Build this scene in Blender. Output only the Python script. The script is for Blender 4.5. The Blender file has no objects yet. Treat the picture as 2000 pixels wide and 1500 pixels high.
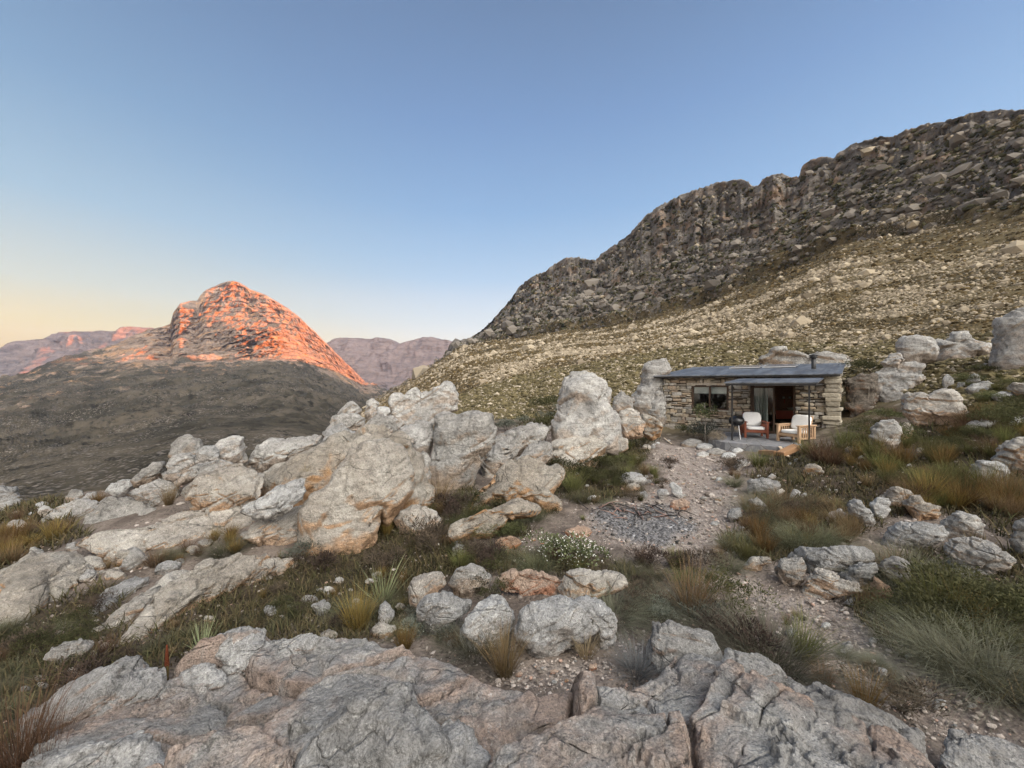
import bpy, bmesh, math, random
import numpy as np
from mathutils import Vector, Matrix
rng = np.random.default_rng(7)
random.seed(7)
SC = bpy.context.scene
COL = SC.collection
F = 753.0                       # focal length in photo pixels (2000 px wide)

# ------------------------------------------------------------------ noise
_perm = np.random.default_rng(3).permutation(256).astype(np.int32)
_perm = np.concatenate([_perm, _perm, _perm])
_g = np.random.default_rng(4).normal(size=(256, 3)).astype(np.float32)
_g /= np.linalg.norm(_g, axis=1)[:, None]

def pnoise(p):
    """gradient noise, p (N,3) -> (N,) about -0.7..0.7"""
    p = np.asarray(p, np.float32)
    i = np.floor(p).astype(np.int32)
    f = p - i
    i &= 255
    u = f * f * f * (f * (f * 6 - 15) + 10)
    out = np.zeros(len(p), np.float32)
    for dx in (0, 1):
        px = _perm[i[:, 0] + dx]
        wx = u[:, 0] if dx else 1 - u[:, 0]
        for dy in (0, 1):
            py = _perm[px + i[:, 1] + dy]
            wy = wx * (u[:, 1] if dy else 1 - u[:, 1])
            for dz in (0, 1):
                g = _g[_perm[py + i[:, 2] + dz] & 255]
                d = g[:, 0] * (f[:, 0] - dx) + g[:, 1] * (f[:, 1] - dy) + g[:, 2] * (f[:, 2] - dz)
                out += wy * (u[:, 2] if dz else 1 - u[:, 2]) * d
    return out

def fbm(p, octs=4, gain=0.5, lac=2.03):
    p = np.asarray(p, np.float32)
    a, s = 1.0, np.zeros(len(p), np.float32)
    for k in range(octs):
        s += a * pnoise(p + 17.3 * k)
        p = p * lac
        a *= gain
    return s

def ridged(p, octs=4, gain=0.5, lac=2.1):
    p = np.asarray(p, np.float32)
    a, s = 1.0, np.zeros(len(p), np.float32)
    for k in range(octs):
        s += a * (1 - 2.2 * np.abs(pnoise(p + 9.1 * k)))
        p = p * lac
        a *= gain
    return s

def hash01(ix, iy, iz=0, seed=0):
    h = (np.asarray(ix, np.int64) * 73856093) ^ (np.asarray(iy, np.int64) * 19349663) ^ (np.asarray(iz, np.int64) * 83492791) ^ (seed * 2654435761)
    h &= 0xffffffff
    h = ((h ^ (h >> 15)) * 2246822519) & 0xffffffff
    h = ((h ^ (h >> 13)) * 3266489917) & 0xffffffff
    return ((h ^ (h >> 16)) & 0xffffff) / float(0xffffff)

_vr = np.random.default_rng(11)
_vo = (_vr.uniform(-.45, .45, (256, 3))).astype(np.float32); _vi = _vr.uniform(0, 1, 256).astype(np.float32); _vt = _vr.uniform(-1, 1, (256, 3)).astype(np.float32)
def voro(p, seed=0, tilt=False):
    """3D cells: distance to the nearest wall (F2-F1), an id in 0..1, and the height of a tilted facet per cell"""
    p = np.asarray(p, np.float32)
    b = np.floor(p).astype(np.int32)
    n = len(p)
    f1 = np.full(n, 9.0, np.float32); f2 = f1.copy(); hid = np.zeros(n, np.int32); w1 = np.zeros((n, 3), np.float32)
    for dx in (-1, 0, 1):
        hx = _perm[(b[:, 0] + dx + seed) & 255]
        for dy in (-1, 0, 1):
            hy = _perm[(hx + b[:, 1] + dy) & 255]
            for dz in (-1, 0, 1):
                h = _perm[(hy + b[:, 2] + dz) & 255]
                v = p - (b + np.array((dx + .5, dy + .5, dz + .5), np.float32)) - _vo[h]
                d = np.sqrt((v * v).sum(1))
                near = d < f1
                f2 = np.where(near, f1, np.minimum(f2, d))
                hid = np.where(near, h, hid); f1 = np.where(near, d, f1)
                if tilt: w1 = np.where(near[:, None], v, w1)
    if tilt: return f2 - f1, _vi[hid], (w1 * _vt[hid]).sum(1)
    return f2 - f1, _vi[hid]

def sstep(a, b, x):
    t = np.clip((x - a) / (b - a), 0, 1)
    return t * t * (3 - 2 * t)

# ------------------------------------------------------------------ objects
def tag(o, label=None, cat=None, group=None, kind=None):
    if label: o['label'] = label
    if cat: o['category'] = cat
    if group: o['group'] = group
    if kind: o['kind'] = kind
    return o

def link(name, me, mat=None, parent=None, loc=None):
    o = bpy.data.objects.new(name, me)
    COL.objects.link(o)
    if mat is not None and me is not None:
        if not me.materials:
            for m in (mat if isinstance(mat, (list, tuple)) else [mat]): me.materials.append(m)
    if loc is not None: o.location = loc
    if parent is not None: o.parent = parent
    return o

def mesh_np(name, V, Fc, smooth=True, colors=None, attr='Col'):
    """V (N,3); Fc (M,3) or (M,4) int array, or a list of such arrays"""
    fl = Fc if isinstance(Fc, list) else [Fc]
    fl = [np.asarray(x, np.int32) for x in fl if len(x)]
    me = bpy.data.meshes.new(name)
    me.vertices.add(len(V))
    me.vertices.foreach_set('co', np.ascontiguousarray(V, np.float32).ravel())
    loops = np.concatenate([x.ravel() for x in fl])
    tot = np.concatenate([np.full(len(x), x.shape[1], np.int32) for x in fl])
    start = np.concatenate([[0], np.cumsum(tot)[:-1]]).astype(np.int32)
    me.loops.add(len(loops))
    me.loops.foreach_set('vertex_index', loops.astype(np.int32))
    me.polygons.add(len(tot))
    me.polygons.foreach_set('loop_start', start)
    me.polygons.foreach_set('loop_total', tot)
    me.polygons.foreach_set('use_smooth', np.full(len(tot), bool(smooth)))
    if colors is not None:
        c = np.ones((len(V), 4), np.float32)
        c[:, :colors.shape[1]] = colors
        a = me.color_attributes.new(attr, 'FLOAT_COLOR', 'POINT')
        a.data.foreach_set('color', c.ravel())
    me.update(calc_edges=True)
    return me

def grid_faces(nu, nv):
    i = np.arange(nu * nv).reshape(nu, nv)
    return np.stack([i[:-1, :-1], i[1:, :-1], i[1:, 1:], i[:-1, 1:]], -1).reshape(-1, 4)

def vnormals(V, Fc):
    t = V[Fc]
    n = np.cross(t[:, 1] - t[:, 0], t[:, 2] - t[:, 0])
    out = np.zeros_like(V)
    for k in range(3):
        for c in range(Fc.shape[1]):
            out[:, k] += np.bincount(Fc[:, c], n[:, k], len(V))
    return out / (np.linalg.norm(out, axis=1)[:, None] + 1e-9)

class MB:
    """collects boxes, bars and tubes into one mesh"""
    def __init__(s): s.V = []; s.F3 = []; s.F4 = []; s.C = []; s.n = 0
    def add(s, V, F, col=None):
        V = np.asarray(V, float); F = np.asarray(F, int)
        s.V.append(V); (s.F4 if F.shape[1] == 4 else s.F3).append(F + s.n); s.n += len(V)
        s.C.append(np.tile(col if col is not None else (1, 1, 1), (len(V), 1)))
    def box(s, lo, hi, col=None, jit=0.0, M=None):
        lo = np.array(lo, float); hi = np.array(hi, float)
        V = np.array([[x, y, z] for x in (0, 1) for y in (0, 1) for z in (0, 1)], float) * (hi - lo) + lo
        if jit: V += rng.uniform(-jit, jit, V.shape)
        if M is not None: V = V @ np.array(M)[:3, :3].T + np.array(M)[:3, 3]
        s.add(V, [[0, 1, 3, 2], [4, 6, 7, 5], [0, 4, 5, 1], [2, 3, 7, 6], [0, 2, 6, 4], [1, 5, 7, 3]], col)
    def bevbox(s, lo, hi, b, col=None, jit=0.0, M=None):
        """a box with bevelled edges"""
        lo = np.array(lo, float); hi = np.array(hi, float)
        bm = bmesh.new(); bmesh.ops.create_cube(bm, size=1)
        for v in bm.verts:
            v.co = Vector((lo + hi) / 2 + np.array(v.co) * (hi - lo))
            if jit: v.co += Vector(rng.uniform(-jit, jit, 3))
        bmesh.ops.bevel(bm, geom=bm.edges[:], offset=b, segments=2, profile=0.6, affect='EDGES', clamp_overlap=True)
        bmesh.ops.triangulate(bm, faces=bm.faces[:])
        s.bm(bm, col, M)
    def bm(s, bm, col=None, M=None):
        bm.verts.index_update()
        V = np.array([v.co[:] for v in bm.verts])
        if M is not None: V = V @ np.array(M)[:3, :3].T + np.array(M)[:3, 3]
        F3 = [[v.index for v in f.verts] for f in bm.faces if len(f.verts) == 3]
        F4 = [[v.index for v in f.verts] for f in bm.faces if len(f.verts) == 4]
        n0 = s.n
        s.V.append(V); s.n += len(V)
        if F3: s.F3.append(np.array(F3) + n0)
        if F4: s.F4.append(np.array(F4) + n0)
        s.C.append(np.tile(col if col is not None else (1, 1, 1), (len(V), 1)))
        bm.free()
    def tube(s, pts, r, n=8, col=None, caps=True):
        pts = np.array(pts, float); r = np.broadcast_to(r, len(pts))
        V = []
        for k, p in enumerate(pts):
            d = pts[min(k + 1, len(pts) - 1)] - pts[max(k - 1, 0)]
            d /= np.linalg.norm(d)
            a = np.cross(d, (0, 0, 1) if abs(d[2]) < .9 else (1, 0, 0)); a /= np.linalg.norm(a); b = np.cross(d, a)
            t = np.arange(n) * 2 * np.pi / n
            V.append(p + r[k] * (np.cos(t)[:, None] * a + np.sin(t)[:, None] * b))
        V = np.concatenate(V); Fq = []
        for k in range(len(pts) - 1):
            for j in range(n):
                Fq.append([k * n + j, k * n + (j + 1) % n, (k + 1) * n + (j + 1) % n, (k + 1) * n + j])
        n0 = s.n
        s.add(V, Fq, col)
        if caps:
            m = len(pts)
            s.V.append(np.array([pts[0], pts[-1]])); s.C.append(np.tile(col if col is not None else (1, 1, 1), (2, 1)))
            T = [[n0 + (j + 1) % n, n0 + j, s.n] for j in range(n)] + [[n0 + (m - 1) * n + j, n0 + (m - 1) * n + (j + 1) % n, s.n + 1] for j in range(n)]
            s.F3.append(np.array(T)); s.n += 2
    def lathe(s, prof, c=(0, 0, 0), n=24, col=None):
        prof = np.array(prof, float); t = np.arange(n) * 2 * np.pi / n
        V = np.concatenate([np.stack([c[0] + r * np.cos(t), c[1] + r * np.sin(t), np.full(n, c[2] + z)], 1) for r, z in prof])
        Fq = [[k * n + j, k * n + (j + 1) % n, (k + 1) * n + (j + 1) % n, (k + 1) * n + j] for k in range(len(prof) - 1) for j in range(n)]
        s.add(V, Fq, col)
    def build(s, name, mat, parent=None, smooth=False, loc=None, mesh_only=False):
        fl = []
        if s.F3: fl.append(np.concatenate(s.F3))
        if s.F4: fl.append(np.concatenate(s.F4))
        me = mesh_np(name, np.concatenate(s.V), fl, smooth, np.concatenate(s.C))
        if mesh_only: return me
        return link(name, me, mat, parent, loc)

def empty(name, loc=(0, 0, 0), rz=0.0):
    o = bpy.data.objects.new(name, None); COL.objects.link(o)
    o.location = loc; o.rotation_euler = (0, 0, rz); o.empty_display_size = .2
    return o

def children(o):
    return [c for c in COL.objects if c.parent == o]

# ------------------------------------------------------------------ materials
def new_mat(name, rough=0.9, spec=0.25):
    m = bpy.data.materials.new(name); m.use_nodes = True
    nt = m.node_tree; b = nt.nodes['Principled BSDF']
    b.inputs['Roughness'].default_value = rough
    b.inputs['Specular IOR Level'].default_value = spec
    return m, nt, b

class NT:
    """small helper for node graphs"""
    def __init__(s, nt): s.nt = nt; s.L = nt.links.new
    def n(s, typ, **kw):
        x = s.nt.nodes.new(typ)
        for k, v in kw.items(): setattr(x, k, v)
        return x
    def inp(s, x, v):
        if hasattr(v, 'default_value') or hasattr(v, 'is_linked'): s.L(v, x)
        else: x.default_value = v
    def noise(s, vec, scale, detail=4, rough=0.55, dist=0.0, w=None):
        x = s.n('ShaderNodeTexNoise')
        if vec is not None: s.L(vec, x.inputs['Vector'])
        x.inputs['Scale'].default_value = scale; x.inputs['Detail'].default_value = detail
        x.inputs['Roughness'].default_value = rough; x.inputs['Distortion'].default_value = dist
        return x.outputs['Fac']
    def voro(s, vec, scale, feature='F1', out='Distance', rand=1.0):
        x = s.n('ShaderNodeTexVoronoi', feature=feature)
        s.L(vec, x.inputs['Vector']); x.inputs['Scale'].default_value = scale; x.inputs['Randomness'].default_value = rand
        return x.outputs[out]
    def ramp(s, fac, stops, interp='LINEAR'):
        x = s.n('ShaderNodeValToRGB'); cr = x.color_ramp; cr.interpolation = interp
        while len(cr.elements) < len(stops): cr.elements.new(0.5)
        for e, (p, c) in zip(cr.elements, stops):
            e.position = p
            e.color = (c, c, c, 1) if isinstance(c, (int, float)) else (*c, 1)
        s.inp(x.inputs['Fac'], fac)
        return x.outputs['Color']
    def mix(s, fac, a, b, mode='MIX'):
        x = s.n('ShaderNodeMix', data_type='RGBA', blend_type=mode)
        s.inp(x.inputs[0], fac)
        for k, v in ((6, a), (7, b)):
            if isinstance(v, tuple): x.inputs[k].default_value = (*v, 1) if len(v) == 3 else v
            else: s.L(v, x.inputs[k])
        return x.outputs[2]
    def math(s, op, a, b=0.0, clamp=False):
        x = s.n('ShaderNodeMath', operation=op, use_clamp=clamp)
        s.inp(x.inputs[0], a); s.inp(x.inputs[1], b)
        return x.outputs[0]
    def mapr(s, v, a, b, c=0.0, d=1.0):
        x = s.n('ShaderNodeMapRange', interpolation_type='SMOOTHSTEP')
        s.inp(x.inputs[0], v)
        for k, q in enumerate((a, b, c, d)): x.inputs[k + 1].default_value = q
        return x.outputs[0]
    def scale(s, vec, sc, rot=(0, 0, 0)):
        x = s.n('ShaderNodeMapping'); s.L(vec, x.inputs['Vector'])
        x.inputs['Scale'].default_value = sc; x.inputs['Rotation'].default_value = rot
        return x.outputs[0]
    def pos(s): return s.n('ShaderNodeNewGeometry').outputs['Position']
    def attr(s, name):
        x = s.n('ShaderNodeAttribute'); x.attribute_name = name
        return x.outputs['Color']
    def sep(s, c):
        x = s.n('ShaderNodeSeparateColor'); s.L(c, x.inputs[0]); return x.outputs
    def bump(s, h, strength, dist, normal=None):
        x = s.n('ShaderNodeBump'); s.L(h, x.inputs['Height'])
        x.inputs['Strength'].default_value = strength; x.inputs['Distance'].default_value = dist
        if normal is not None: s.L(normal, x.inputs['Normal'])
        return x.outputs[0]

def rock_material(name, grey, lichen, stain, stain_amt, dark=(0.10, 0.10, 0.095), sc=1.0, dark_amt=0.5):
    """weathered sandstone: grey crust, pale and dark lichen, iron-stained patches, fine cracks"""
    m, nt, b = new_mat(name, 0.92, 0.15); N = NT(nt)
    P = N.pos()
    oi = N.n('ShaderNodeObjectInfo').outputs['Random']
    big = N.noise(P, 1.3 * sc, 5, 0.6, 0.4)
    c = N.mix(N.mapr(big, 0.38, 0.66), grey, lichen)
    # layered tone along the bedding
    S = N.scale(P, (1.2 * sc, 1.2 * sc, 9 * sc), (0.25, -0.38, 0))
    lay = N.noise(S, 1.0, 5, 0.6, 0.3)
    c = N.mix(N.mapr(lay, 0.45, 0.75, 0, 0.45), c, tuple(x * 0.62 for x in grey))
    # iron stain: patches, stronger where the vertex attribute says fresh rock
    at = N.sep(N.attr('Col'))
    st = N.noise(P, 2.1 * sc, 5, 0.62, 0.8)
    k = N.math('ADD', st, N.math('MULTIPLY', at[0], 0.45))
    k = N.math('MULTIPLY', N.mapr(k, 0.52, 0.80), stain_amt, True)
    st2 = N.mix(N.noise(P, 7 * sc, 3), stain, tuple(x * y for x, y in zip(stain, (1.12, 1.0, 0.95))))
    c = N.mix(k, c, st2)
    # dark lichen speckle
    sp = N.noise(P, 26 * sc, 6, 0.72)
    spm = N.math('MULTIPLY', N.mapr(sp, 0.52, 0.62), N.mapr(N.noise(P, 3.1 * sc, 5, 0.65), 0.38, 0.58))
    c = N.mix(N.math('MULTIPLY', spm, dark_amt), c, dark)
    # pale lichen spots
    v = N.noise(P, 40 * sc, 5, 0.7)
    vm = N.math('MULTIPLY', N.mapr(v, 0.56, 0.66), N.mapr(N.noise(P, 4.3 * sc, 3), 0.42, 0.6))
    c = N.mix(N.math('MULTIPLY', vm, 0.6), c, tuple(min(.72, x * 1.45) for x in lichen))
    # mottling at hand size
    mt = N.noise(P, 11 * sc, 7, .72, .3)
    c = N.mix(1.0, c, N.ramp(mt, [(.30, .52), (.46, .90), (.56, 1.06), (.72, 1.30)]), 'MULTIPLY')
    c = N.mix(1.0, c, N.ramp(N.noise(P, 95 * sc, 3, .8), [(.36, .62), (.5, 1.0), (.66, 1.22)]), 'MULTIPLY')
    # cracks
    W = N.n('ShaderNodeVectorMath', operation='ADD')
    nz = N.n('ShaderNodeTexNoise'); N.L(P, nz.inputs['Vector']); nz.inputs['Scale'].default_value = 3 * sc; nz.inputs['Detail'].default_value = 5
    sc_ = N.n('ShaderNodeVectorMath', operation='SCALE'); N.L(nz.outputs['Color'], sc_.inputs[0]); sc_.inputs['Scale'].default_value = 0.22 / sc
    N.L(N.scale(P, (1, 1, 2.0), (0.25, -0.38, 0)), W.inputs[0]); N.L(sc_.outputs[0], W.inputs[1])
    cr = N.voro(W.outputs[0], 2.0 * sc, 'DISTANCE_TO_EDGE')
    crm = N.math('MULTIPLY', N.mapr(cr, 0.0, 0.022, 1, 0), N.mapr(N.noise(P, 1.7 * sc, 2), 0.44, 0.6))
    c = N.mix(N.math('MULTIPLY', crm, 0.22), c, tuple(x * 0.55 for x in dark))
    # object to object shift
    hs = N.n('ShaderNodeHueSaturation'); N.L(c, hs.inputs['Color'])
    N.L(N.mapr(oi, 0, 1, 0.86, 1.14), hs.inputs['Value']); N.L(N.mapr(oi, 0, 1, 1.15, 0.85), hs.inputs['Saturation'])
    N.L(hs.outputs[0], b.inputs['Base Color'])
    # bump
    rg = N.math('ABSOLUTE', N.math('SUBTRACT', N.noise(P, 6 * sc, 6, .68, .5), .5))
    h = N.math('ADD', N.math('MULTIPLY', mt, 0.75), N.math('MULTIPLY', lay, 0.7))
    h = N.math('ADD', h, N.math('MULTIPLY', rg, -1.1))
    fine = N.noise(P, 70 * sc, 5, 0.75)
    h = N.math('ADD', h, N.math('MULTIPLY', fine, 0.26))
    h = N.math('SUBTRACT', h, N.math('MULTIPLY', crm, 0.3))
    N.L(N.bump(h, 1.0, 0.085 / sc), b.inputs['Normal'])
    return m
# ------------------------------------------------------------------ the lie of the land (camera at the origin, +Y ahead)
_cp = [  # (photo column, distance ahead, height)
 (1000,1.5,-1.74),(1000,2.5,-1.85),(1000,3.5,-1.95),(1000,5,-1.95),(1000,7,-1.97),(1000,10,-1.85),(1000,13,-1.7),(1000,18,-1.5),(1000,30,-.6),(1000,45,.6),
 (1300,1.6,-1.74),(1300,2.5,-1.85),(1300,5,-1.95),(1300,8,-1.97),(1300,11,-1.98),(1300,16,-2.0),(1300,20,-1.2),(1300,30,1.2),(1300,45,4),
 (1500,1.7,-1.74),(1500,3,-1.93),(1500,5,-1.97),(1500,8,-1.97),(1500,11,-1.95),(1500,14,-1.95),(1480,19,-.6),(1500,25,1.1),(1500,45,5.5),
 (1700,1.9,-1.85),(1700,3,-1.92),(1700,5,-1.92),(1700,7,-1.8),(1690,10,-1.5),(1690,13,-1.0),(1700,17,.4),(1700,21,1.4),(1700,30,3.0),(1700,45,6),
 (1900,2.0,-1.9),(1900,3,-1.9),(1900,4,-1.9),(1900,6,-1.75),(1900,8,-1.25),(1900,10,-.6),(1900,13,.45),(1900,18,1.9),(1900,30,4.4),(1900,45,8),
 (2300,2,-1.75),(2300,4,-1.6),(2300,8,-.5),(2300,13,1.7),(2300,30,7),(2300,45,12),
 (700,1.8,-1.78),(700,2.5,-1.88),(700,3.3,-2.0),(700,4.2,-2.05),(700,5.5,-1.95),(700,8,-1.7),(700,10,-1.7),(700,14,-3.0),(700,20,-5.2),(700,45,-10),
 (850,9,-1.75),(850,14,-1.9),(850,20,-2.3),(850,30,-2.6),(850,45,-3),
 (400,1.7,-1.82),(400,2.5,-1.92),(400,3.2,-2.0),(400,4,-1.98),(400,5.5,-1.85),(400,7,-1.75),(400,9,-2.5),(400,14,-5.5),(400,45,-18),
 (150,1.8,-1.85),(150,3,-2.02),(150,4.5,-2.03),(150,6,-2.05),(150,8,-2.35),(150,10,-3.3),(150,15,-6.5),(150,45,-20),
 (-250,1.5,-1.85),(-250,3,-2.1),(-250,5,-2.4),(-250,8,-4),(-250,15,-8),(-250,40,-18)]
_cp = np.array([((p - 1000) / F * y, y, z) for p, y, z in _cp] + [(0, -3, -1.8), (5, -3, -1.5), (-5, -3, -2.0), (14, -3, .5), (-14, -3, -6), (0, 0, -1.68)])

def _phi(d2): return np.where(d2 > 1e-9, 0.5 * d2 * np.log(d2 + 1e-12), 0)
def _tps_fit(P, z, lam=0.02):
    n = len(P)
    d2 = ((P[:, None] - P[None]) ** 2).sum(-1)
    A = np.zeros((n + 3, n + 3)); A[:n, :n] = _phi(d2) + lam * np.eye(n)
    A[:n, n] = 1; A[:n, n + 1:] = P; A[n:, :n] = A[:n, n:].T
    return np.linalg.solve(A, np.concatenate([z, np.zeros(3)]))
# fit in a compressed distance so that near points count as much as far ones
def _cmp(x, y):
    r = np.hypot(x, y) + 1e-6
    k = np.log1p(r / 2.0) / r * 3
    return np.stack([x * k, y * k], -1)
_w = _tps_fit(_cmp(_cp[:, 0], _cp[:, 1]), _cp[:, 2])
def g0(x, y):
    x = np.atleast_1d(np.asarray(x, float)); y = np.atleast_1d(np.asarray(y, float))
    q = _cmp(x, y); c = _cmp(_cp[:, 0], _cp[:, 1]); out = np.empty(len(x))
    for s in range(0, len(x), 20000):
        e = q[s:s + 20000]
        out[s:s + 20000] = _phi(((e[:, None] - c[None]) ** 2).sum(-1)) @ _w[:len(c)] + _w[len(c)] + e @ _w[len(c) + 1:]
    return out
def g(x, y):
    x = np.atleast_1d(np.asarray(x, float)); y = np.atleast_1d(np.asarray(y, float))
    p = np.stack([x, y, np.zeros_like(x)], 1)
    return g0(x, y) + 0.07 * fbm(p / 1.1, 4) + 0.25 * pnoise(p / 7.0) * sstep(6, 14, np.hypot(x, y)) * (1 - sstep(0, 3, 3 - np.hypot(x - 8.5, (y - 13) * .8)))

def ground_at(px, py, far=60.0):
    """the point of the ground seen at a photo pixel"""
    Y = np.geomspace(0.9, far, 900)
    z = g(( px - 1000) / F * Y, Y)
    ray = (750 - py) / F * Y
    hit = np.nonzero(ray <= z)[0]
    k = hit[0] if len(hit) else len(Y) - 1
    return np.array([(px - 1000) / F * Y[k], Y[k], z[k]])

def poly_xy(pts): return np.array([ground_at(*p)[:2] for p in pts])
def poly_dist(P, x, y):
    """signed distance to a polygon, negative inside"""
    d = np.full(len(x), 1e9); ins = np.zeros(len(x), bool)
    for a, b in zip(P, np.roll(P, -1, 0)):
        e = b - a; wx = x - a[0]; wy = y - a[1]
        t = np.clip((wx * e[0] + wy * e[1]) / (e @ e + 1e-12), 0, 1)
        d = np.minimum(d, np.hypot(wx - t * e[0], wy - t * e[1]))
        c = (a[1] > y) != (b[1] > y)
        with np.errstate(divide='ignore', invalid='ignore'):
            ins ^= c & (x < e[0] * (y - a[1]) / (e[1] if e[1] else 1e-12) + a[0])
    return np.where(ins, -d, d)

GRAVEL = poly_xy([(1295,866),(1395,880),(1415,905),(1420,950),(1440,1005),(1435,1055),(1385,1092),(1290,1085),(1190,1058),(1140,1030),(1170,990),(1265,968),(1305,925),(1280,893)])
ASH = poly_xy([(1160,1010),(1210,985),(1290,985),(1345,1010),(1360,1040),(1290,1062),(1200,1050)])
TRAIL = poly_xy([(1395,1095),(1450,1110),(1530,1160),(1660,1175),(1800,1290),(1960,1420),(2100,1520),(1880,1500),(1740,1370),(1600,1260),(1480,1180),(1390,1130)])
SAND = poly_xy([(990,1330),(1050,1290),(1120,1290),(1180,1290),(1210,1320),(1130,1345),(1030,1345)])
VEG = [poly_xy(p) for p in (
 [(560,1110),(700,1080),(760,1005),(800,1040),(870,1070),(960,1075),(1180,1095),(1200,1125),(900,1115),(800,1150),(770,1225),(650,1245),(400,1235),(300,1295),(230,1290),(330,1220),(480,1150)],
 [(0,1200),(170,1165),(240,1250),(300,1285),(100,1345),(0,1440)],
 [(0,1005),(120,1035),(110,1070),(20,1095),(0,1120)],
 [(1560,875),(1700,870),(1800,840),(2000,780),(2000,1050),(1900,1000),(1750,1000),(1600,1060),(1450,1090),(1450,1040),(1540,970),(1480,930)],
 [(1850,740),(1930,722),(2000,760),(2000,860),(1780,885),(1760,850),(1890,820)],
 [(830,1000),(900,955),(930,1000),(1010,970),(1060,1000),(1010,1040),(870,1055)],
 [(1100,935),(1190,880),(1270,850),(1250,890),(1240,960),(1140,985),(1090,975)],
 [(1700,1160),(1820,1080),(2000,1090),(2000,1360),(1880,1330),(1760,1230)])]

def split_terrain(name, V, Fq, sel, mats, cols):
    pass

def make_ground():
    az = np.radians(np.concatenate([np.linspace(-125, -62, 60, endpoint=False), np.linspace(-62, 62, 900, endpoint=False), np.linspace(62, 125, 60)]))
    r = np.geomspace(0.45, 48, 420)
    A, R = np.meshgrid(az, r, indexing='ij')
    x = (np.sin(A) * R).ravel(); y = (np.cos(A) * R).ravel()
    z = g(x, y)
    p = np.stack([x, y, z], 1)
    n1 = fbm(p / 0.9 + 5, 4)
    gr = 1 - sstep(-.12, .18, poly_dist(GRAVEL, x, y) + .28 * n1)
    tr = 1 - sstep(-.08, .14, poly_dist(TRAIL, x, y) + .22 * n1)
    sa = 1 - sstep(-.02, .05, poly_dist(SAND, x, y) + .05 * n1)
    ash = 1 - sstep(-.25, .15, poly_dist(ASH, x, y) + .55 * n1)
    veg = np.zeros(len(x))
    for P in VEG: veg = np.maximum(veg, 1 - sstep(-.1, .25, poly_dist(P, x, y) + .3 * n1))
    rr = np.hypot(x, y)
    far = sstep(13, 22, rr)
    path = np.maximum(np.maximum(gr, tr), sa)
    # lumps, ruts and small stones of the bare ground
    z = z + 0.035 * fbm(p / .28, 4) * (1 - .6 * path) * (1 - sstep(9, 16, rr) * .5)
    z = z + path * (0.012 * np.maximum(0, fbm(p / .06, 2)) - 0.02) + ash * 0.035 * np.maximum(0, ridged(p / .12, 3) - .3)
    z = z + far * .35 * fbm(p / 2.2, 5)
    V = np.stack([x, y, z], 1)
    col = np.stack([path, ash, np.maximum(veg, far * .8)], 1)
    # terrace footprint: keep the soil under the slab
    Fq = grid_faces(len(az), len(r))
    # steps
    m, nt, b = new_mat('earth', 0.95, 0.1); N = NT(nt); P = N.pos()
    at = N.sep(N.attr('Col'))
    soil = N.mix(N.mapr(N.noise(P, 2.4, 6, .65), .35, .65), (.115, .092, .076), (.225, .185, .155))
    soil = N.mix(N.mapr(N.noise(P, 30, 4, .7), .52, .66), soil, (.075, .06, .05))
    grav = N.mix(N.voro(P, 34, 'F1', 'Color'), (.19, .160, .138), (.43, .375, .33))
    grav = N.mix(N.mapr(N.noise(P, 5, 5, .65), .36, .62, .0, .65), grav, (.235, .185, .155))
    grav = N.mix(N.mapr(N.noise(P, 60, 4, .7), .52, .62, 0, .7), grav, (.11, .09, .08))
    vegc = N.mix(N.mapr(N.noise(P, 6, 6, .7), .35, .65), (.024, .022, .012), (.065, .054, .030))
    vegc = N.mix(N.mapr(N.noise(P, 1.1, 4), .45, .65, 0, .7), vegc, (.085, .06, .045))
    ashc = N.mix(N.mapr(N.noise(P, 28, 6, .75), .38, .62), (.03, .028, .028), (.26, .25, .245))
    c = N.mix(N.math('MULTIPLY', at[2], .92), soil, vegc)
    dist = N.n('ShaderNodeVectorMath', operation='LENGTH'); N.L(P, dist.inputs[0])
    slope_c = N.mix(N.mapr(N.noise(P, .5, 6, .7), .38, .62), (.060, .050, .028), (.14, .112, .06))
    slope_c = N.mix(N.mapr(N.voro(P, 2.2), .2, .36, .6, 0), slope_c, (.40, .35, .28))
    c = N.mix(N.mapr(dist.outputs['Value'], 14, 20), c, slope_c)
    c = N.mix(at[0], c, grav)
    c = N.mix(at[1], c, ashc)
    N.L(c, b.inputs['Base Color'])
    h = N.math('ADD', N.math('MULTIPLY', N.noise(P, 14, 8, .7), .8), N.math('MULTIPLY', N.voro(P, 38, 'SMOOTH_F1'), -.35))
    N.L(N.bump(h, 1.0, .06), b.inputs['Normal'])
    # the trodden gravel is an object of its own, cut from the same sheet
    fm = path[Fq].mean(1) > .5
    for nm, s in (('ground', ~fm), ('path', fm)):
        f = Fq[s]; u, inv = np.unique(f, return_inverse=True)
        o = link(nm, mesh_np(nm, V[u], inv.reshape(f.shape), True, col[u]), m)
        tag(o, kind='structure')

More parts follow.
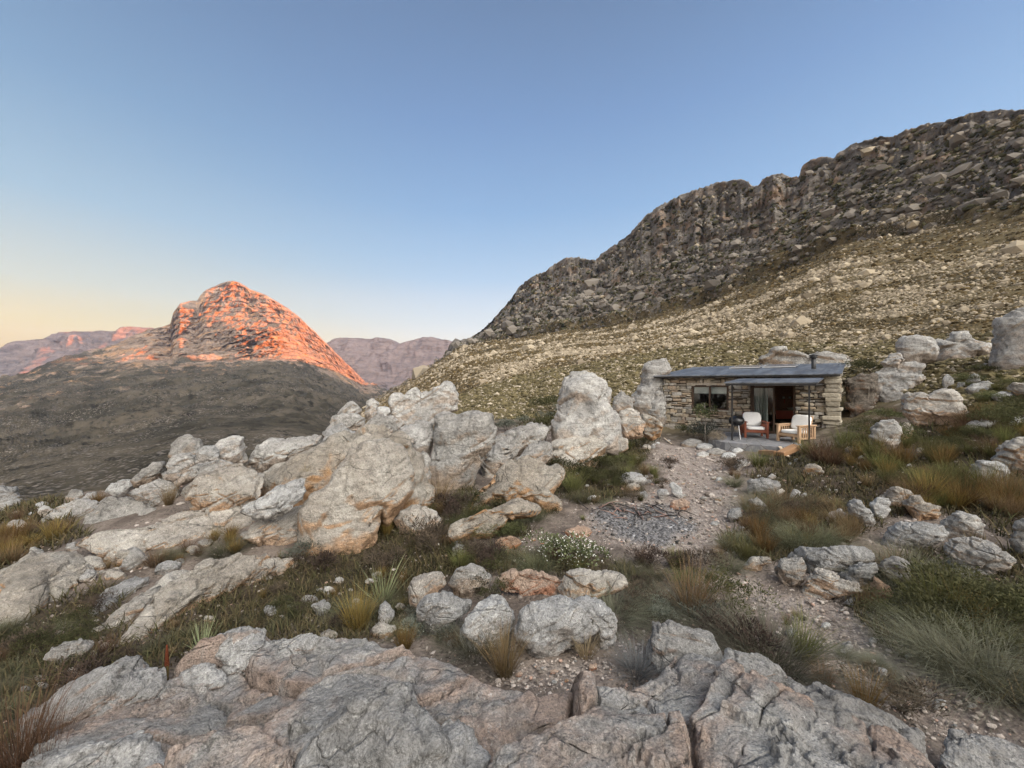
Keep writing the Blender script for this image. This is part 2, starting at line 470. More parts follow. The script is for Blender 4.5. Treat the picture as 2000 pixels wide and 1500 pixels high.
# ------------------------------------------------------------------ mountains
SKY_R = np.array([(560,880),(640,850),(700,800),(760,763),(800,744),(850,711),(900,672),(940,645),(958,628),(985,598),(1000,580),(1015,556),(1030,545),(1050,533),(1066,528),(1085,512),(1102,502),(1130,500),(1148,505),(1160,509),(1180,489),(1200,475),(1220,462),(1240,444),(1262,416),(1282,402),(1305,390),(1330,378),(1365,366),(1400,352),(1430,347),(1452,346),(1462,352),(1468,360),(1480,360),(1490,346),(1505,339),(1530,335),(1545,341),(1560,343),(1565,322),(1575,312),(1600,303),(1612,302),(1628,306),(1640,292),(1660,281),(1690,272),(1720,262),(1745,262),(1770,252),(1800,240),(1850,230),(1900,216),(1950,212),(2000,210)], float)
CLF = np.array([(560,890),(700,806),(800,748),(900,678),(960,668),(1020,660),(1100,648),(1200,640),(1300,618),(1400,588),(1500,548),(1580,508),(1640,482),(1700,474),(1800,458),(1900,444),(2000,425)], float)
def px_az(px): return np.arctan((np.asarray(px, float) - 1000) / F)

def right_mountain():
    azv = np.concatenate([np.linspace(px_az(560), px_az(2080), 950), np.radians(np.linspace(55.5, 150, 90))])
    px = 1000 + F * np.tan(np.clip(azv, -1.2, px_az(2000)))
    ca = np.cos(np.clip(azv, -1.2, px_az(2000)))
    Tr = (750 - np.interp(px, SKY_R[:, 0], SKY_R[:, 1])) / F * ca
    Tc = (750 - np.interp(px, CLF[:, 0], CLF[:, 1])) / F * ca
    out = np.degrees(azv) > 53.0
    Tr = np.where(out, np.interp(np.degrees(azv), [53, 70, 90, 110, 150], [.431, .43, .40, .36, .25]), Tr)
    Rr = np.interp(px, [560, 700, 760, 900, 1000, 1200, 1500, 2000], [1500, 1450, 1350, 950, 800, 620, 470, 340])
    Rc = Rr * np.interp(px, [560, 900, 1100, 2000], [.9, .8, .68, .64])
    rf = np.interp(px, [560, 850, 1000, 2000], [60, 46, 40, 34])
    zf = g(np.sin(azv) * rf, np.cos(azv) * rf) - .25
    zf = np.where(np.degrees(azv) > 75, 9, zf)
    zf = zf + sstep(940, 850, px) * (np.minimum(zf, np.interp(px, [560, 700, 800, 900], [-26, -15, -8, -3])) - zf)
    zc = Rc * Tc; zr = Rr * Tr
    zc = zc + sstep(880, 960, px) * (np.maximum(zc, zf + 1) - zc)
    t = np.concatenate([np.linspace(0, .45, 170, endpoint=False), np.linspace(.45, 1.0, 260, endpoint=False), np.linspace(1.0, 1.7, 40)])
    T, I = np.meshgrid(t, np.arange(len(azv)))
    az = azv[I]
    s1 = np.clip(T / .45, 0, 1); s2 = np.clip((T - .45) / .55, 0, 1); s3 = np.clip(T - 1, 0, None)
    q1 = s1 ** 1.9                                           # rows crowd near the foot
    R = np.where(T < .45, rf[I] + (Rc - rf)[I] * q1, Rc[I] + (Rr - Rc)[I] * s2)
    R = np.where(T > 1, Rr[I] * (1 + s3 * 2.0), R)
    sl = np.clip((R - rf[I]) / (Rc - rf)[I], 0, 1)
    Z = np.where(T < .45, zf[I] + (zc - zf)[I] * (.72 * sl + .28 * sl ** 2.2), 0)
    # cliff: benches low, steep upper wall
    bw = fbm(np.stack([az.ravel() * 9, R.ravel() / 90, az.ravel() * 0], 1), 4).reshape(az.shape)
    bm_ = sstep(-.35, .25, fbm(np.stack([az.ravel() * 6 + 7, s2.ravel() * 5, az.ravel() * 0 + 3], 1), 3).reshape(az.shape) + .1)
    un = s2 * 7.0 + .55 * bw; uf = np.floor(un); ur = un - uf
    stair = np.clip((uf + sstep(.62, .90, ur) - .55 * bw) / 7.0, 0, 1)
    lin = .80 * s2 + .20 * sstep(.62, .97, s2)
    w = lin + (stair - s2) * bm_ * .95 * sstep(0, .06, s2) * (1 - sstep(.90, .99, s2))
    Z = np.where((T >= .45) & (T <= 1), zc[I] + (zr - zc)[I] * w, Z)
    bf = np.interp(np.degrees(azv), [-20, 2, 14, 22, 30, 52], [-.60, -.62, -.62, -.35, .85, .85])  # unseen back of the ridge, shaped to cast shadow on the left peak
    back = zr[I] + np.abs(zr[I]) * bf[I] * np.minimum(s3 * 1.5, 1) - 6 * np.minimum(s3 * 12, 1)
    back = np.where(np.degrees(az) > 95, zr[I], back)
    Z = np.where(T > 1, back, Z)
    Z[:, -1] = -600  # added unseen drop at the back, stops sunlight passing underneath
    x = np.sin(az) * R; y = np.cos(az) * R
    P = np.stack([x, y, Z], -1).reshape(-1, 3)
    s2f = s2.ravel(); s1f = s1.ravel(); Rf = R.ravel(); azf = az.ravel(); s3f = s3.ravel()
    cl = sstep(0, .26, s2f * (1 + 1.2 * bw.ravel())) * (1 - sstep(0, .02, s3f))
    Q = P.copy()
    k = Rf / 500.0
    col_n = ridged(np.stack([P[:, 0] / 17, P[:, 1] / 17, P[:, 2] / 90], 1), 4, .55)
    blk = fbm(np.stack([P[:, 0] / 40, P[:, 1] / 40, P[:, 2] / 26], 1), 4)
    top = sstep(-.06, .10, s2f - np.interp(1000 + F * np.tan(np.clip(azf, -1.2, 1.0)), [900, 1250, 1450, 1560, 1700, 2000], [.45, .48, .50, .62, .78, .84]) + .16 * bw.ravel())
    edge = 1 - sstep(.90, 1.0, s2f) * .75
    rad = np.stack([np.sin(azf), np.cos(azf)], 1)
    wv, wc, wt = voro(np.stack([azf * Rf / 9 + .4 * blk, P[:, 2] / 15 + .3 * blk, Rf / 60], 1), 3, True)
    d = cl * (.35 + .65 * top) * edge * (4.5 * col_n + 9 * blk + top * (7.0 * (wc - .5) + 5 * wt)) * np.clip(k, .6, 1.6)
    Q[:, :2] += rad * d[:, None]
    gully = np.maximum(0, ridged(np.stack([azf * 26 * k / k, Rf / 260, azf * 0], 1), 3, .5) - .35)
    Q[:, :2] += rad * (cl * top * edge * 13 * gully * np.clip(k, .6, 1.6))[:, None]
    qq_ = np.stack([azf * Rf / 11 + .5 * blk, Rf / 6.5, azf * 0], 1)
    ve, vc = voro(qq_, 5); ve2, vc2 = voro(qq_ * 2.3, 8)
    vc = vc * sstep(-.25, .35, blk + .15)
    Q[:, 2] += cl * (1 - top) * edge * (6.0 * np.maximum(vc - .35, 0) * sstep(0, .12, ve) + 2.5 * np.maximum(vc2 - .4, 0) * sstep(0, .15, ve2)) * np.clip(k, .6, 1.8)
    riser = (bm_.ravel() * np.exp(-((ur.ravel() - .76) / .13) ** 2)) * cl * (1 - top * .5)
    # bedding: benches that run along the slope
    bed = (P[:, 2] + 5 * blk + .02 * P[:, 0]) / (9.0 * np.clip(k, .7, 2))
    fr = bed - np.floor(bed)
    Q[:, 2] += cl * (1 - top * .6) * edge * 6.0 * np.clip(k, .7, 2) * (sstep(.30, .55, fr) - fr)
    Q[:, 2] += cl * edge * (1.6 * fbm(P / 9.0, 4, .6) + 2.2 * np.maximum(0, ridged(P / 15 + 4, 3)))
    rough = (1 - cl) * np.clip(sstep(0, .05, s1f), 0, 1)
    Q[:, 2] += rough * (0.9 * fbm(P / 16, 5) * np.clip(Rf / 120, .25, 2.0) + .5 * fbm(P / 70, 3) * np.clip(Rf / 60, .2, 6))
    # crest teeth
    crest = sstep(.93, 1, s2f) * (1 - sstep(0, .03, s3f))
    Q[:, 2] += crest * (2.6 * fbm(np.stack([azf * 160, azf * 0, azf * 0 + 3], 1), 3) - .5) * k
    # masks: rock, stone cover, bush bands
    u = azf * 2.2; v = s1f
    band = fbm(np.stack([u * 2.0 + v * 2, v * 9 - u * 2.0, u * 0], 1), 4)
    cover = np.clip(.52 + 1.5 * band - .55 * sstep(.80, 1.0, s1f) * (1 - cl), 0, 1)
    cover = cover * np.interp(np.degrees(azf), [-16, 12], [.55, 1.0])
    rock = cl * np.clip(.06 + .62 * top + .75 * riser + .75 * np.maximum(vc - .3, 0) + .8 * blk + .30 * col_n, 0, 1)
    col = np.stack([rock, cover, s1f * 0 + top * cl], 1)
    m = mountain_mat('slope', (.20, .178, .155), (.34, .285, .20), (.150, .116, .064), (.074, .058, .033), 1.0, (.28, .185, .12))
    o = link('mountain', mesh_np('mountain', Q, grid_faces(len(azv), len(t)), True, col), m)
    tag(o, 'stony mountainside rising to a cliffed ridge above the cabin', 'mountain', kind='structure')
    return Q, (len(azv), len(t)), cover, cl, azf, top

def mountain_mat(name, rock, stone, bush, bush2, sc, stain=(.36, .22, .13), streak=0.0):
    m, nt, b = new_mat(name, .95, .05); N = NT(nt); P = N.pos()
    at = N.sep(N.attr('Col'))
    d1 = N.noise(P, .035 * sc, 6, .65)
    bc = N.mix(N.mapr(d1, .36, .62), bush2, bush)
    bc = N.mix(N.mapr(N.noise(P, .22 * sc, 6, .72), .48, .66), bc, tuple(v * .5 for v in bush2))
    # loose stones of several sizes
    v1 = N.voro(N.scale(P, (.62 * sc, .62 * sc, .9 * sc)), 1.0); v2 = N.voro(N.scale(P, (1.5 * sc,) * 3), 1.0)
    n1 = N.noise(P, .30 * sc, 5, .7)
    k1 = N.mapr(v1, .16, .34, 1, 0); k2 = N.mapr(v2, .20, .38, 1, 0)
    dens = N.math('ADD', at[1], N.math('MULTIPLY', N.math('SUBTRACT', n1, .5), 1.1))
    st = N.math('MULTIPLY', N.math('MAXIMUM', k1, k2), N.mapr(dens, .28, .72), True)
    sc2 = N.mix(N.noise(P, .9 * sc, 3), tuple(v * .75 for v in stone), stone)
    c = N.mix(N.math('MULTIPLY', st, .75), bc, sc2)
    # rock walls
    S = N.scale(P, (.05 * sc, .05 * sc, .28 * sc), (.0, .12, 0))
    lay = N.noise(S, 1.0, 7, .65, .4)
    rc = N.mix(N.mapr(lay, .35, .65), tuple(v * .62 for v in rock), tuple(v * 1.2 for v in rock))
    rc = N.mix(N.mapr(N.noise(P, .045 * sc, 5, .6), .5, .68, 0, .75), rc, stain)
    rc = N.mix(N.mapr(N.noise(P, .5 * sc, 6, .75), .5, .64, 0, .65), rc, (.055, .05, .042))
    rk = N.math('ADD', at[0], N.math('MULTIPLY', N.math('SUBTRACT', N.noise(P, .11 * sc, 7, .7), .5), 1.6))
    c = N.mix(N.mapr(rk, .38, .62), c, rc)
    N.L(c, b.inputs['Base Color'])
    h = N.math('ADD', N.math('MULTIPLY', N.noise(P, .35 * sc, 6, .72), 1.0), N.math('MULTIPLY', lay, .5))
    h = N.math('ADD', h, N.math('MULTIPLY', st, .22))
    N.L(N.bump(h, 1.0, 1.6 / sc), b.inputs['Normal'])
    return m

SKY_L = np.array([(-500,980),(-300,900),(0,756),(50,738),(100,716),(150,702),(200,690),(250,665),(290,645),(320,637),(333,632),(338,612),(352,592),(370,588),(385,587),(392,576),(402,566),(418,559),(432,553),(445,549),(455,548),(466,551),(478,558),(490,566),(505,570),(520,577),(540,588),(562,602),(582,617),(600,634),(620,653),(640,673),(655,688),(672,705),(690,722),(712,745),(735,760),(770,778),(850,820)], float)

def left_mountain():
    pxv = np.linspace(-420, 850, 850)
    azv = px_az(pxv); ca = np.cos(azv)
    ys = np.interp(pxv, SKY_L[:, 0], SKY_L[:, 1])
    Yr = np.interp(pxv, [-420, 0, 300, 455, 600, 720, 850], [900, 1100, 1750, 2150, 2230, 2280, 2280])
    Y0 = np.interp(pxv, [-420, 0, 850], [60, 70, 90])
    zr = (750 - ys) / F * Yr
    kk = np.exp(-(np.arange(-120, 121) / 32.0) ** 2); kk /= kk.sum()
    zs = np.convolve(np.pad(zr, 120, mode='edge'), kk, 'valid')
    z0 = np.interp(pxv, [-420, 0, 400, 600, 850], [-30, -32, -34, -38, -30])
    t = np.concatenate([np.linspace(0, .62, 190, endpoint=False), np.linspace(.62, 1, 330, endpoint=False), np.linspace(1, 1.5, 25)])
    T, I = np.meshgrid(t, np.arange(len(pxv)))
    s = np.clip(T, 0, 1); s3 = np.clip(T - 1, 0, None)
    Y = Y0[I] + (Yr - Y0)[I] * (s ** 1.15) + s3 * 900
    q = np.clip((Y - Y0[I]) / (Yr - Y0)[I], 0, 1)
    # valley floor falls first, then the flank climbs to the wall
    zv = z0[I] - 70 * sstep(0, .3, q)
    px = pxv[I]
    cap = np.exp(-((px - 440) / 150.0) ** 2)
    f1 = .25 * q + .75 * q ** 2.0
    f2 = .20 * q + .52 * q ** 2.3 + .28 * sstep(.66, 1.0, q)
    f = f1 * (1 - cap) + f2 * cap
    Z = zv + (zs[I] - zv) * f + (zr - zs)[I] * sstep(.50, .985, q)
    Z = np.where(T > 1, zr[I] - s3 * 700, Z)
    X = (px - 1000) / F * Y
    P = np.stack([X, Y, Z], -1).reshape(-1, 3)
    qf = q.ravel(); pf = px.ravel(); s3f = s3.ravel(); capf = cap.ravel()
    edge = (1 - sstep(.965, 1, qf)) * (1 - sstep(0, .02, s3f))
    wall = sstep(.46, .88, qf + .16 * fbm(np.stack([P[:, 0] / 170, P[:, 1] / 260, P[:, 2] / 120], 1), 4)) * np.clip(capf * 1.5 + sstep(520, 600, pf) * (1 - sstep(705, 735, pf)), 0, 1)
    # gullies down the buttresses and long spurs down the flank
    gul = ridged(np.stack([P[:, 0] / 95, P[:, 1] / 160, P[:, 2] / 420], 1), 4, .5)
    rib = ridged(np.stack([P[:, 0] / 34, P[:, 1] / 70, P[:, 2] / 160], 1), 4, .5)
    Q = P.copy()
    rib2_ = ridged(np.stack([P[:, 0] / 13, P[:, 1] / 30, P[:, 2] / 70], 1), 3, .55)
    dY = edge * wall * (38 * (gul - gul.mean()) + 26 * (rib - rib.mean()) + 8 * (rib2_ - rib2_.mean()))
    rib2 = rib2_ if True else ridged(np.stack([P[:, 0] / 13, P[:, 1] / 30, P[:, 2] / 70], 1), 3, .55)
    strk = P[:, 2] - .40 * P[:, 0]
    spur = ridged(np.stack([strk / 42, P[:, 0] / 420, P[:, 1] / 700], 1), 4, .55)
    Q[:, 2] += edge * (1 - wall) * sstep(.05, .3, qf) * (14 * spur + 9 * fbm(P / 90, 5, .6) + 7 * ridged(P / 40, 4))
    bed = (P[:, 2] + 10 * gul - .12 * P[:, 0]) / 40.0; fr = bed - np.floor(bed)
    Q[:, 2] += edge * wall * 13 * (sstep(.3, .6, fr) - fr)
    # the lower buttress: a rounded wall that stands out towards the camera
    bt = np.exp(-(((pf - 500) / 62) ** 4)) * np.exp(-(((P[:, 2] - 160) / 88) ** 4)) 
    bt2 = np.exp(-(((pf - 415) / 16) ** 4)) * np.exp(-(((P[:, 2] - 150) / 72) ** 4))
    dY += edge * (bt * (110 + 30 * (rib - rib.mean()) + 8 * rib2_) + bt2 * 40)
    # the dark hollow under the summit, walled on its right side
    hol = np.exp(-(((pf - 430) / 75) ** 4)) * np.exp(-(((P[:, 2] - 410) / 105) ** 4))
    dY -= edge * hol * 70
    room = (Yr[I].ravel() - P[:, 1])
    dY = np.maximum(dY, -.55 * np.maximum(room, 0))
    sc_y = (P[:, 1] - dY) / P[:, 1]
    Q[:, 0] *= sc_y; Q[:, 1] *= sc_y
    Q[:, 2] += edge * (3.5 * fbm(P / 30, 4))
    cres = sstep(.97, 1, qf) * (1 - sstep(0, .02, s3f))
    Q[:, 2] += cres * 5 * fbm(np.stack([pf / 16, pf * 0, pf * 0], 1), 4)
    rock = np.clip(wall * (.75 + .5 * rib) + bt + bt2 + .30 * np.maximum(spur - .25, 0) * sstep(.15, .6, qf), 0, 1)
    band = fbm(np.stack([strk / 16, P[:, 0] / 200, P[:, 1] / 300], 1), 5, .6)
    cover = np.clip(.46 + 1.5 * band, 0, 1)
    col = np.stack([rock, cover, rock * 0], 1)
    m = mountain_mat('peak', (.25, .185, .14), (.25, .215, .185), (.105, .087, .064), (.046, .040, .029), .30, (.38, .22, .115))
    o = link('mountain', mesh_np('mountain', Q, grid_faces(len(pxv), len(t)), True, col), m)
    tag(o, 'isolated dome shaped peak with orange sunlit right flank', 'mountain', kind='structure')

def far_range(label, sky, Yr, depth, drop, mat):
    sky = np.array(sky, float)
    pxv = np.linspace(sky[0, 0], sky[-1, 0], 420)
    ys = np.interp(pxv, sky[:, 0], sky[:, 1])
    zr = (750 - ys) / F * Yr
    t = np.concatenate([np.linspace(0, 1, 200, endpoint=False), np.linspace(1, 1.4, 16)])
    T, I = np.meshgrid(t, np.arange(len(pxv)))
    s = np.clip(T, 0, 1); s3 = np.clip(T - 1, 0, None)
    Y = Yr - depth * (1 - s) + s3 * depth * 2
    Z = -drop + (zr[I] + drop) * (.55 * s + .45 * sstep(.25, 1, s) * s) - s3 * 1600
    X = (pxv[I] - 1000) / F * Y
    P = np.stack([X, Y, Z], -1).reshape(-1, 3); sf = s.ravel(); s3f = s3.ravel()
    edge = (1 - sstep(.96, 1, sf) * .9) * (1 - sstep(0, .05, s3f))
    rd = ridged(np.stack([P[:, 0] / 330, P[:, 1] / 700, P[:, 2] / 900], 1), 5, .5)
    Q = P.copy(); Q[:, 1] -= edge * 160 * rd; Q[:, 2] += edge * 45 * fbm(P / 160, 5)
    Q[:, 2] += (1 - edge) * 10 * fbm(np.stack([P[:, 0] / 60, P[:, 0] * 0, P[:, 0] * 0], 1), 3)
    col = np.stack([np.clip(.45 + .5 * rd, 0, 1), sf * 0 + .3, sf * 0], 1)
    o = link('mountain', mesh_np('mountain', Q, grid_faces(len(pxv), len(t)), True, col), mat)
    tag(o, label, 'mountain', kind='structure')
# ------------------------------------------------------------------ boulders
M_ROCK = {
 'grey': rock_material('sandstone', (.315, .298, .275), (.455, .437, .405), (.46, .35, .25), .55),
 'warm': rock_material('warm_sandstone', (.37, .33, .28), (.49, .455, .40), (.50, .345, .22), 1.0),
 'white': rock_material('lichened_sandstone', (.34, .333, .322), (.49, .483, .465), (.46, .37, .28), .25, dark_amt=.6),
 'red': rock_material('rusty_sandstone', (.38, .27, .20), (.50, .36, .26), (.46, .22, .12), 1.0, dark_amt=.3),
 'slab': rock_material('outcrop_sandstone', (.315, .305, .292), (.45, .44, .42), (.45, .33, .255), .55, dark_amt=.65),
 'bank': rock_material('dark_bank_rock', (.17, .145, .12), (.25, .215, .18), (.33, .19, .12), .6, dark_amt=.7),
}
_ico = {}
def ico(level):
    if level not in _ico:
        bm = bmesh.new(); bmesh.ops.create_icosphere(bm, subdivisions=level, radius=1)
        _ico[level] = (np.array([v.co[:] for v in bm.verts]), np.array([[v.index for v in f.verts] for f in bm.faces]))
        bm.free()
    return _ico[level]

BED_L = np.array([-.42, -.25, .87]); BED_L /= np.linalg.norm(BED_L)
BED_R = np.array([.10, -.12, .98]); BED_R /= np.linalg.norm(BED_R)

def weather(V, Fc, S, seed, bed, facets_done=True, amp=1.0, crack=True, lam=None):
    """erosion: lumps, bedding ledges and joints; S is the size of the rock"""
    r = np.random.default_rng(seed)
    off = r.uniform(-50, 50, 3)
    n = vnormals(V, Fc)
    q = V + off
    lump = fbm(q / (.55 * S), 4, .5)
    V = V + n * (amp * .060 * S * lump)[:, None]
    lam = lam or np.clip(.17 * S, .045, .26)
    u = (V @ bed) / lam + .35 * fbm(q / (.9 * S), 3) + r.uniform()
    fl = np.floor(u); fr = u - fl
    step_ = hash01(fl.astype(int), seed) - .5
    nxt = hash01(fl.astype(int) + 1, seed) - .5
    lay = step_ + (nxt - step_) * sstep(.82, 1.0, fr)
    groove = np.exp(-((np.minimum(fr, 1 - fr)) / .07) ** 2) * (hash01(fl.astype(int) + (fr > .5), seed + 3) > .35)
    d = .062 * S * lay - .030 * min(S, 1.0) * groove
    if crack and len(V) > 2000:
        # joints: cells flattened along the bedding
        a = np.cross(bed, (0, 1, 0)); a /= np.linalg.norm(a); b = np.cross(bed, a)
        qq = np.stack([q @ a, q @ b, (q @ bed) * 1.7], 1) / (.62 * S) + .14 * np.stack([pnoise(q / (.5 * S) + k) for k in (1, 5, 9)], 1)
        e, cid, tl = voro(qq, seed % 97, True)
        d += .075 * S * (cid - .5) + .055 * S * tl - .040 * min(S, .9) * np.exp(-(e / .03) ** 2)
        e, cid, tl = voro(qq * 2.7 + .2 * np.stack([pnoise(q / (.2 * S) + k_) for k_ in (3, 6, 11)], 1), seed % 89, True)
        mk = sstep(-.25, .25, fbm(q / (.7 * S) + 40, 2))
        d += mk * (.020 * S * (cid - .5) + .032 * S * tl - .012 * min(S, .9) * np.exp(-(e / .04) ** 2))
    d += .020 * S * fbm(q / (.10 * S), 4, .6) + .016 * min(S, 1.2) * np.maximum(-1, ridged(q / (.26 * min(S, 1.2)), 4, .55) - .4)
    V = V + n * (amp * d)[:, None]
    return V

def star_radius(pts):
    """radius by angle of a closed outline round its centroid"""
    P = np.asarray(pts, float)
    a = 0.5 * np.sum(P[:, 0] * np.roll(P[:, 1], -1) - np.roll(P[:, 0], -1) * P[:, 1])
    cr = P[:, 0] * np.roll(P[:, 1], -1) - np.roll(P[:, 0], -1) * P[:, 1]
    c = np.array([((P[:, 0] + np.roll(P[:, 0], -1)) * cr).sum(), ((P[:, 1] + np.roll(P[:, 1], -1)) * cr).sum()]) / (6 * a)
    th = np.linspace(-np.pi, np.pi, 361)
    R = np.zeros(361)
    A = P - c; B = np.roll(A, -1, 0); E = B - A
    for k, t in enumerate(th):
        d = np.array([np.cos(t), np.sin(t)])
        den = d[0] * E[:, 1] - d[1] * E[:, 0]
        with np.errstate(divide='ignore', invalid='ignore'):
            rr = (A[:, 0] * E[:, 1] - A[:, 1] * E[:, 0]) / den
            ss = (A[:, 0] * d[1] - A[:, 1] * d[0]) / den
        ok = (np.abs(den) > 1e-12) & (ss >= -1e-6) & (ss <= 1 + 1e-6) & (rr > 0)
        R[k] = rr[ok].max() if ok.any() else R[k - 1]
    return c, th, R

SEED = [100]
def rock(label, pts, Y=None, th=.75, nrm=None, mat='grey', cat='boulder', name='boulder', bed=None, lvl=None, group=None, lift=0.0, box=.58, nf=13, foot=None, amp=1.0, drop=.18, deep=.5, cut=(.52, .90)):
    """a boulder from its outline in the photo: placed where it meets the ground (or at distance Y),
    given its real size, a thickness and a rounded, jointed, layered body"""
    SEED[0] += 1; seed = SEED[0]; r = np.random.default_rng(seed)
    pts = np.asarray(pts, float)
    if bed is None: bed = BED_L if pts[:, 0].mean() < 1150 else BED_R
    base = np.array([pts[:, 0].mean(), pts[:, 1].max()])
    if Y is None:
        Y = ground_at(*base)[1]
    cx, cy = (pts[:, 0].min() + pts[:, 0].max()) / 2, (pts[:, 1].min() + pts[:, 1].max()) / 2
    ctr = np.array([(cx - 1000) / F * Y, Y, (750 - cy) / F * Y])
    view = ctr / np.linalg.norm(ctr)
    n = np.array(nrm, float) if nrm is not None else np.array([-view[0], -view[1], .15])
    n /= np.linalg.norm(n)
    rays = np.stack([(pts[:, 0] - 1000) / F, np.ones(len(pts)), (750 - pts[:, 1]) / F], 1)
    pp = ctr
    if foot is not None:
        a_, b_ = ground_at(*foot[0]), ground_at(*foot[1])
        e_ = (b_ - a_) / np.linalg.norm(b_ - a_); n = n - (n @ e_) * e_; n /= np.linalg.norm(n)
        pp = a_ + n * .11
        rc = np.array([(cx - 1000) / F, 1, (750 - cy) / F]); ctr = rc * ((pp @ n) / (rc @ n))
    k = (ctr @ n) / (rays @ n)
    k = np.clip(k, Y * .5, Y * 1.8)
    W = rays * k[:, None]
    ax = np.cross((0, 0, 1), n); ax /= np.linalg.norm(ax); ay = np.cross(n, ax)
    q = np.stack([(W - ctr) @ ax, (W - ctr) @ ay], 1)
    c, tt, R = star_radius(q)
    w = np.ptp(q[:, 0]); h = np.ptp(q[:, 1]); S = math.sqrt(w * h)
    T = th * min(w, h) * .5
    pxs = max(np.ptp(pts[:, 0]), np.ptp(pts[:, 1]))
    if lvl is None: lvl = 7 if pxs > 330 else 6 if pxs > 95 else 5 if pxs > 34 else 4
    D, Fc = ico(lvl)
    D = D.copy()
    # chamfer a unit ball with random planes so that it has faces and edges
    for _ in range(nf):
        v = r.normal(size=3); v[2] *= .9; v /= np.linalg.norm(v)
        dd = D @ v - (r.uniform(*cut) if abs(v[2]) > .5 else r.uniform(.86, 1.0))
        D = D - np.where(dd > 0, dd * .985, 0)[:, None] * v
    ang = np.arctan2(D[:, 1], D[:, 0]); cc = np.clip(np.hypot(D[:, 0], D[:, 1]), 0, 1)
    Rr = np.interp(ang, tt, R)
    pl = np.clip(cc, 0, 1) ** box
    V2 = np.stack([np.cos(ang) * pl, np.sin(ang) * pl], 1) * Rr[:, None]
    zz = np.sign(D[:, 2]) * np.abs(D[:, 2]) ** .85 * T
    V = ctr + (V2[:, :1] + c[0]) * ax + (V2[:, 1:] + c[1]) * ay + (zz - T * (deep if foot is None else .8))[:, None] * n
    V = weather(V, Fc, S, seed, bed, amp=amp)
    # the foot goes on down into the soil
    lo, hi = V[:, 2].min(), V[:, 2].max()
    t = (V[:, 2] - lo) / (hi - lo)
    V[:, 2] -= (1 - sstep(0, .38, t)) * drop * (hi - lo)
    if lift: V[:, 2] += lift
    nn = vnormals(V, Fc)
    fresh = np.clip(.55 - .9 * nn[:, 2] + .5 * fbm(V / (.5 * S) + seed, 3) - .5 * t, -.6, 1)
    org = np.array([V[:, 0].mean(), V[:, 1].mean(), V[:, 2].min()])
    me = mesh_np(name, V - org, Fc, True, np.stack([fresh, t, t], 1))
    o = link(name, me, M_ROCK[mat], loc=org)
    return tag(o, label, cat, group)

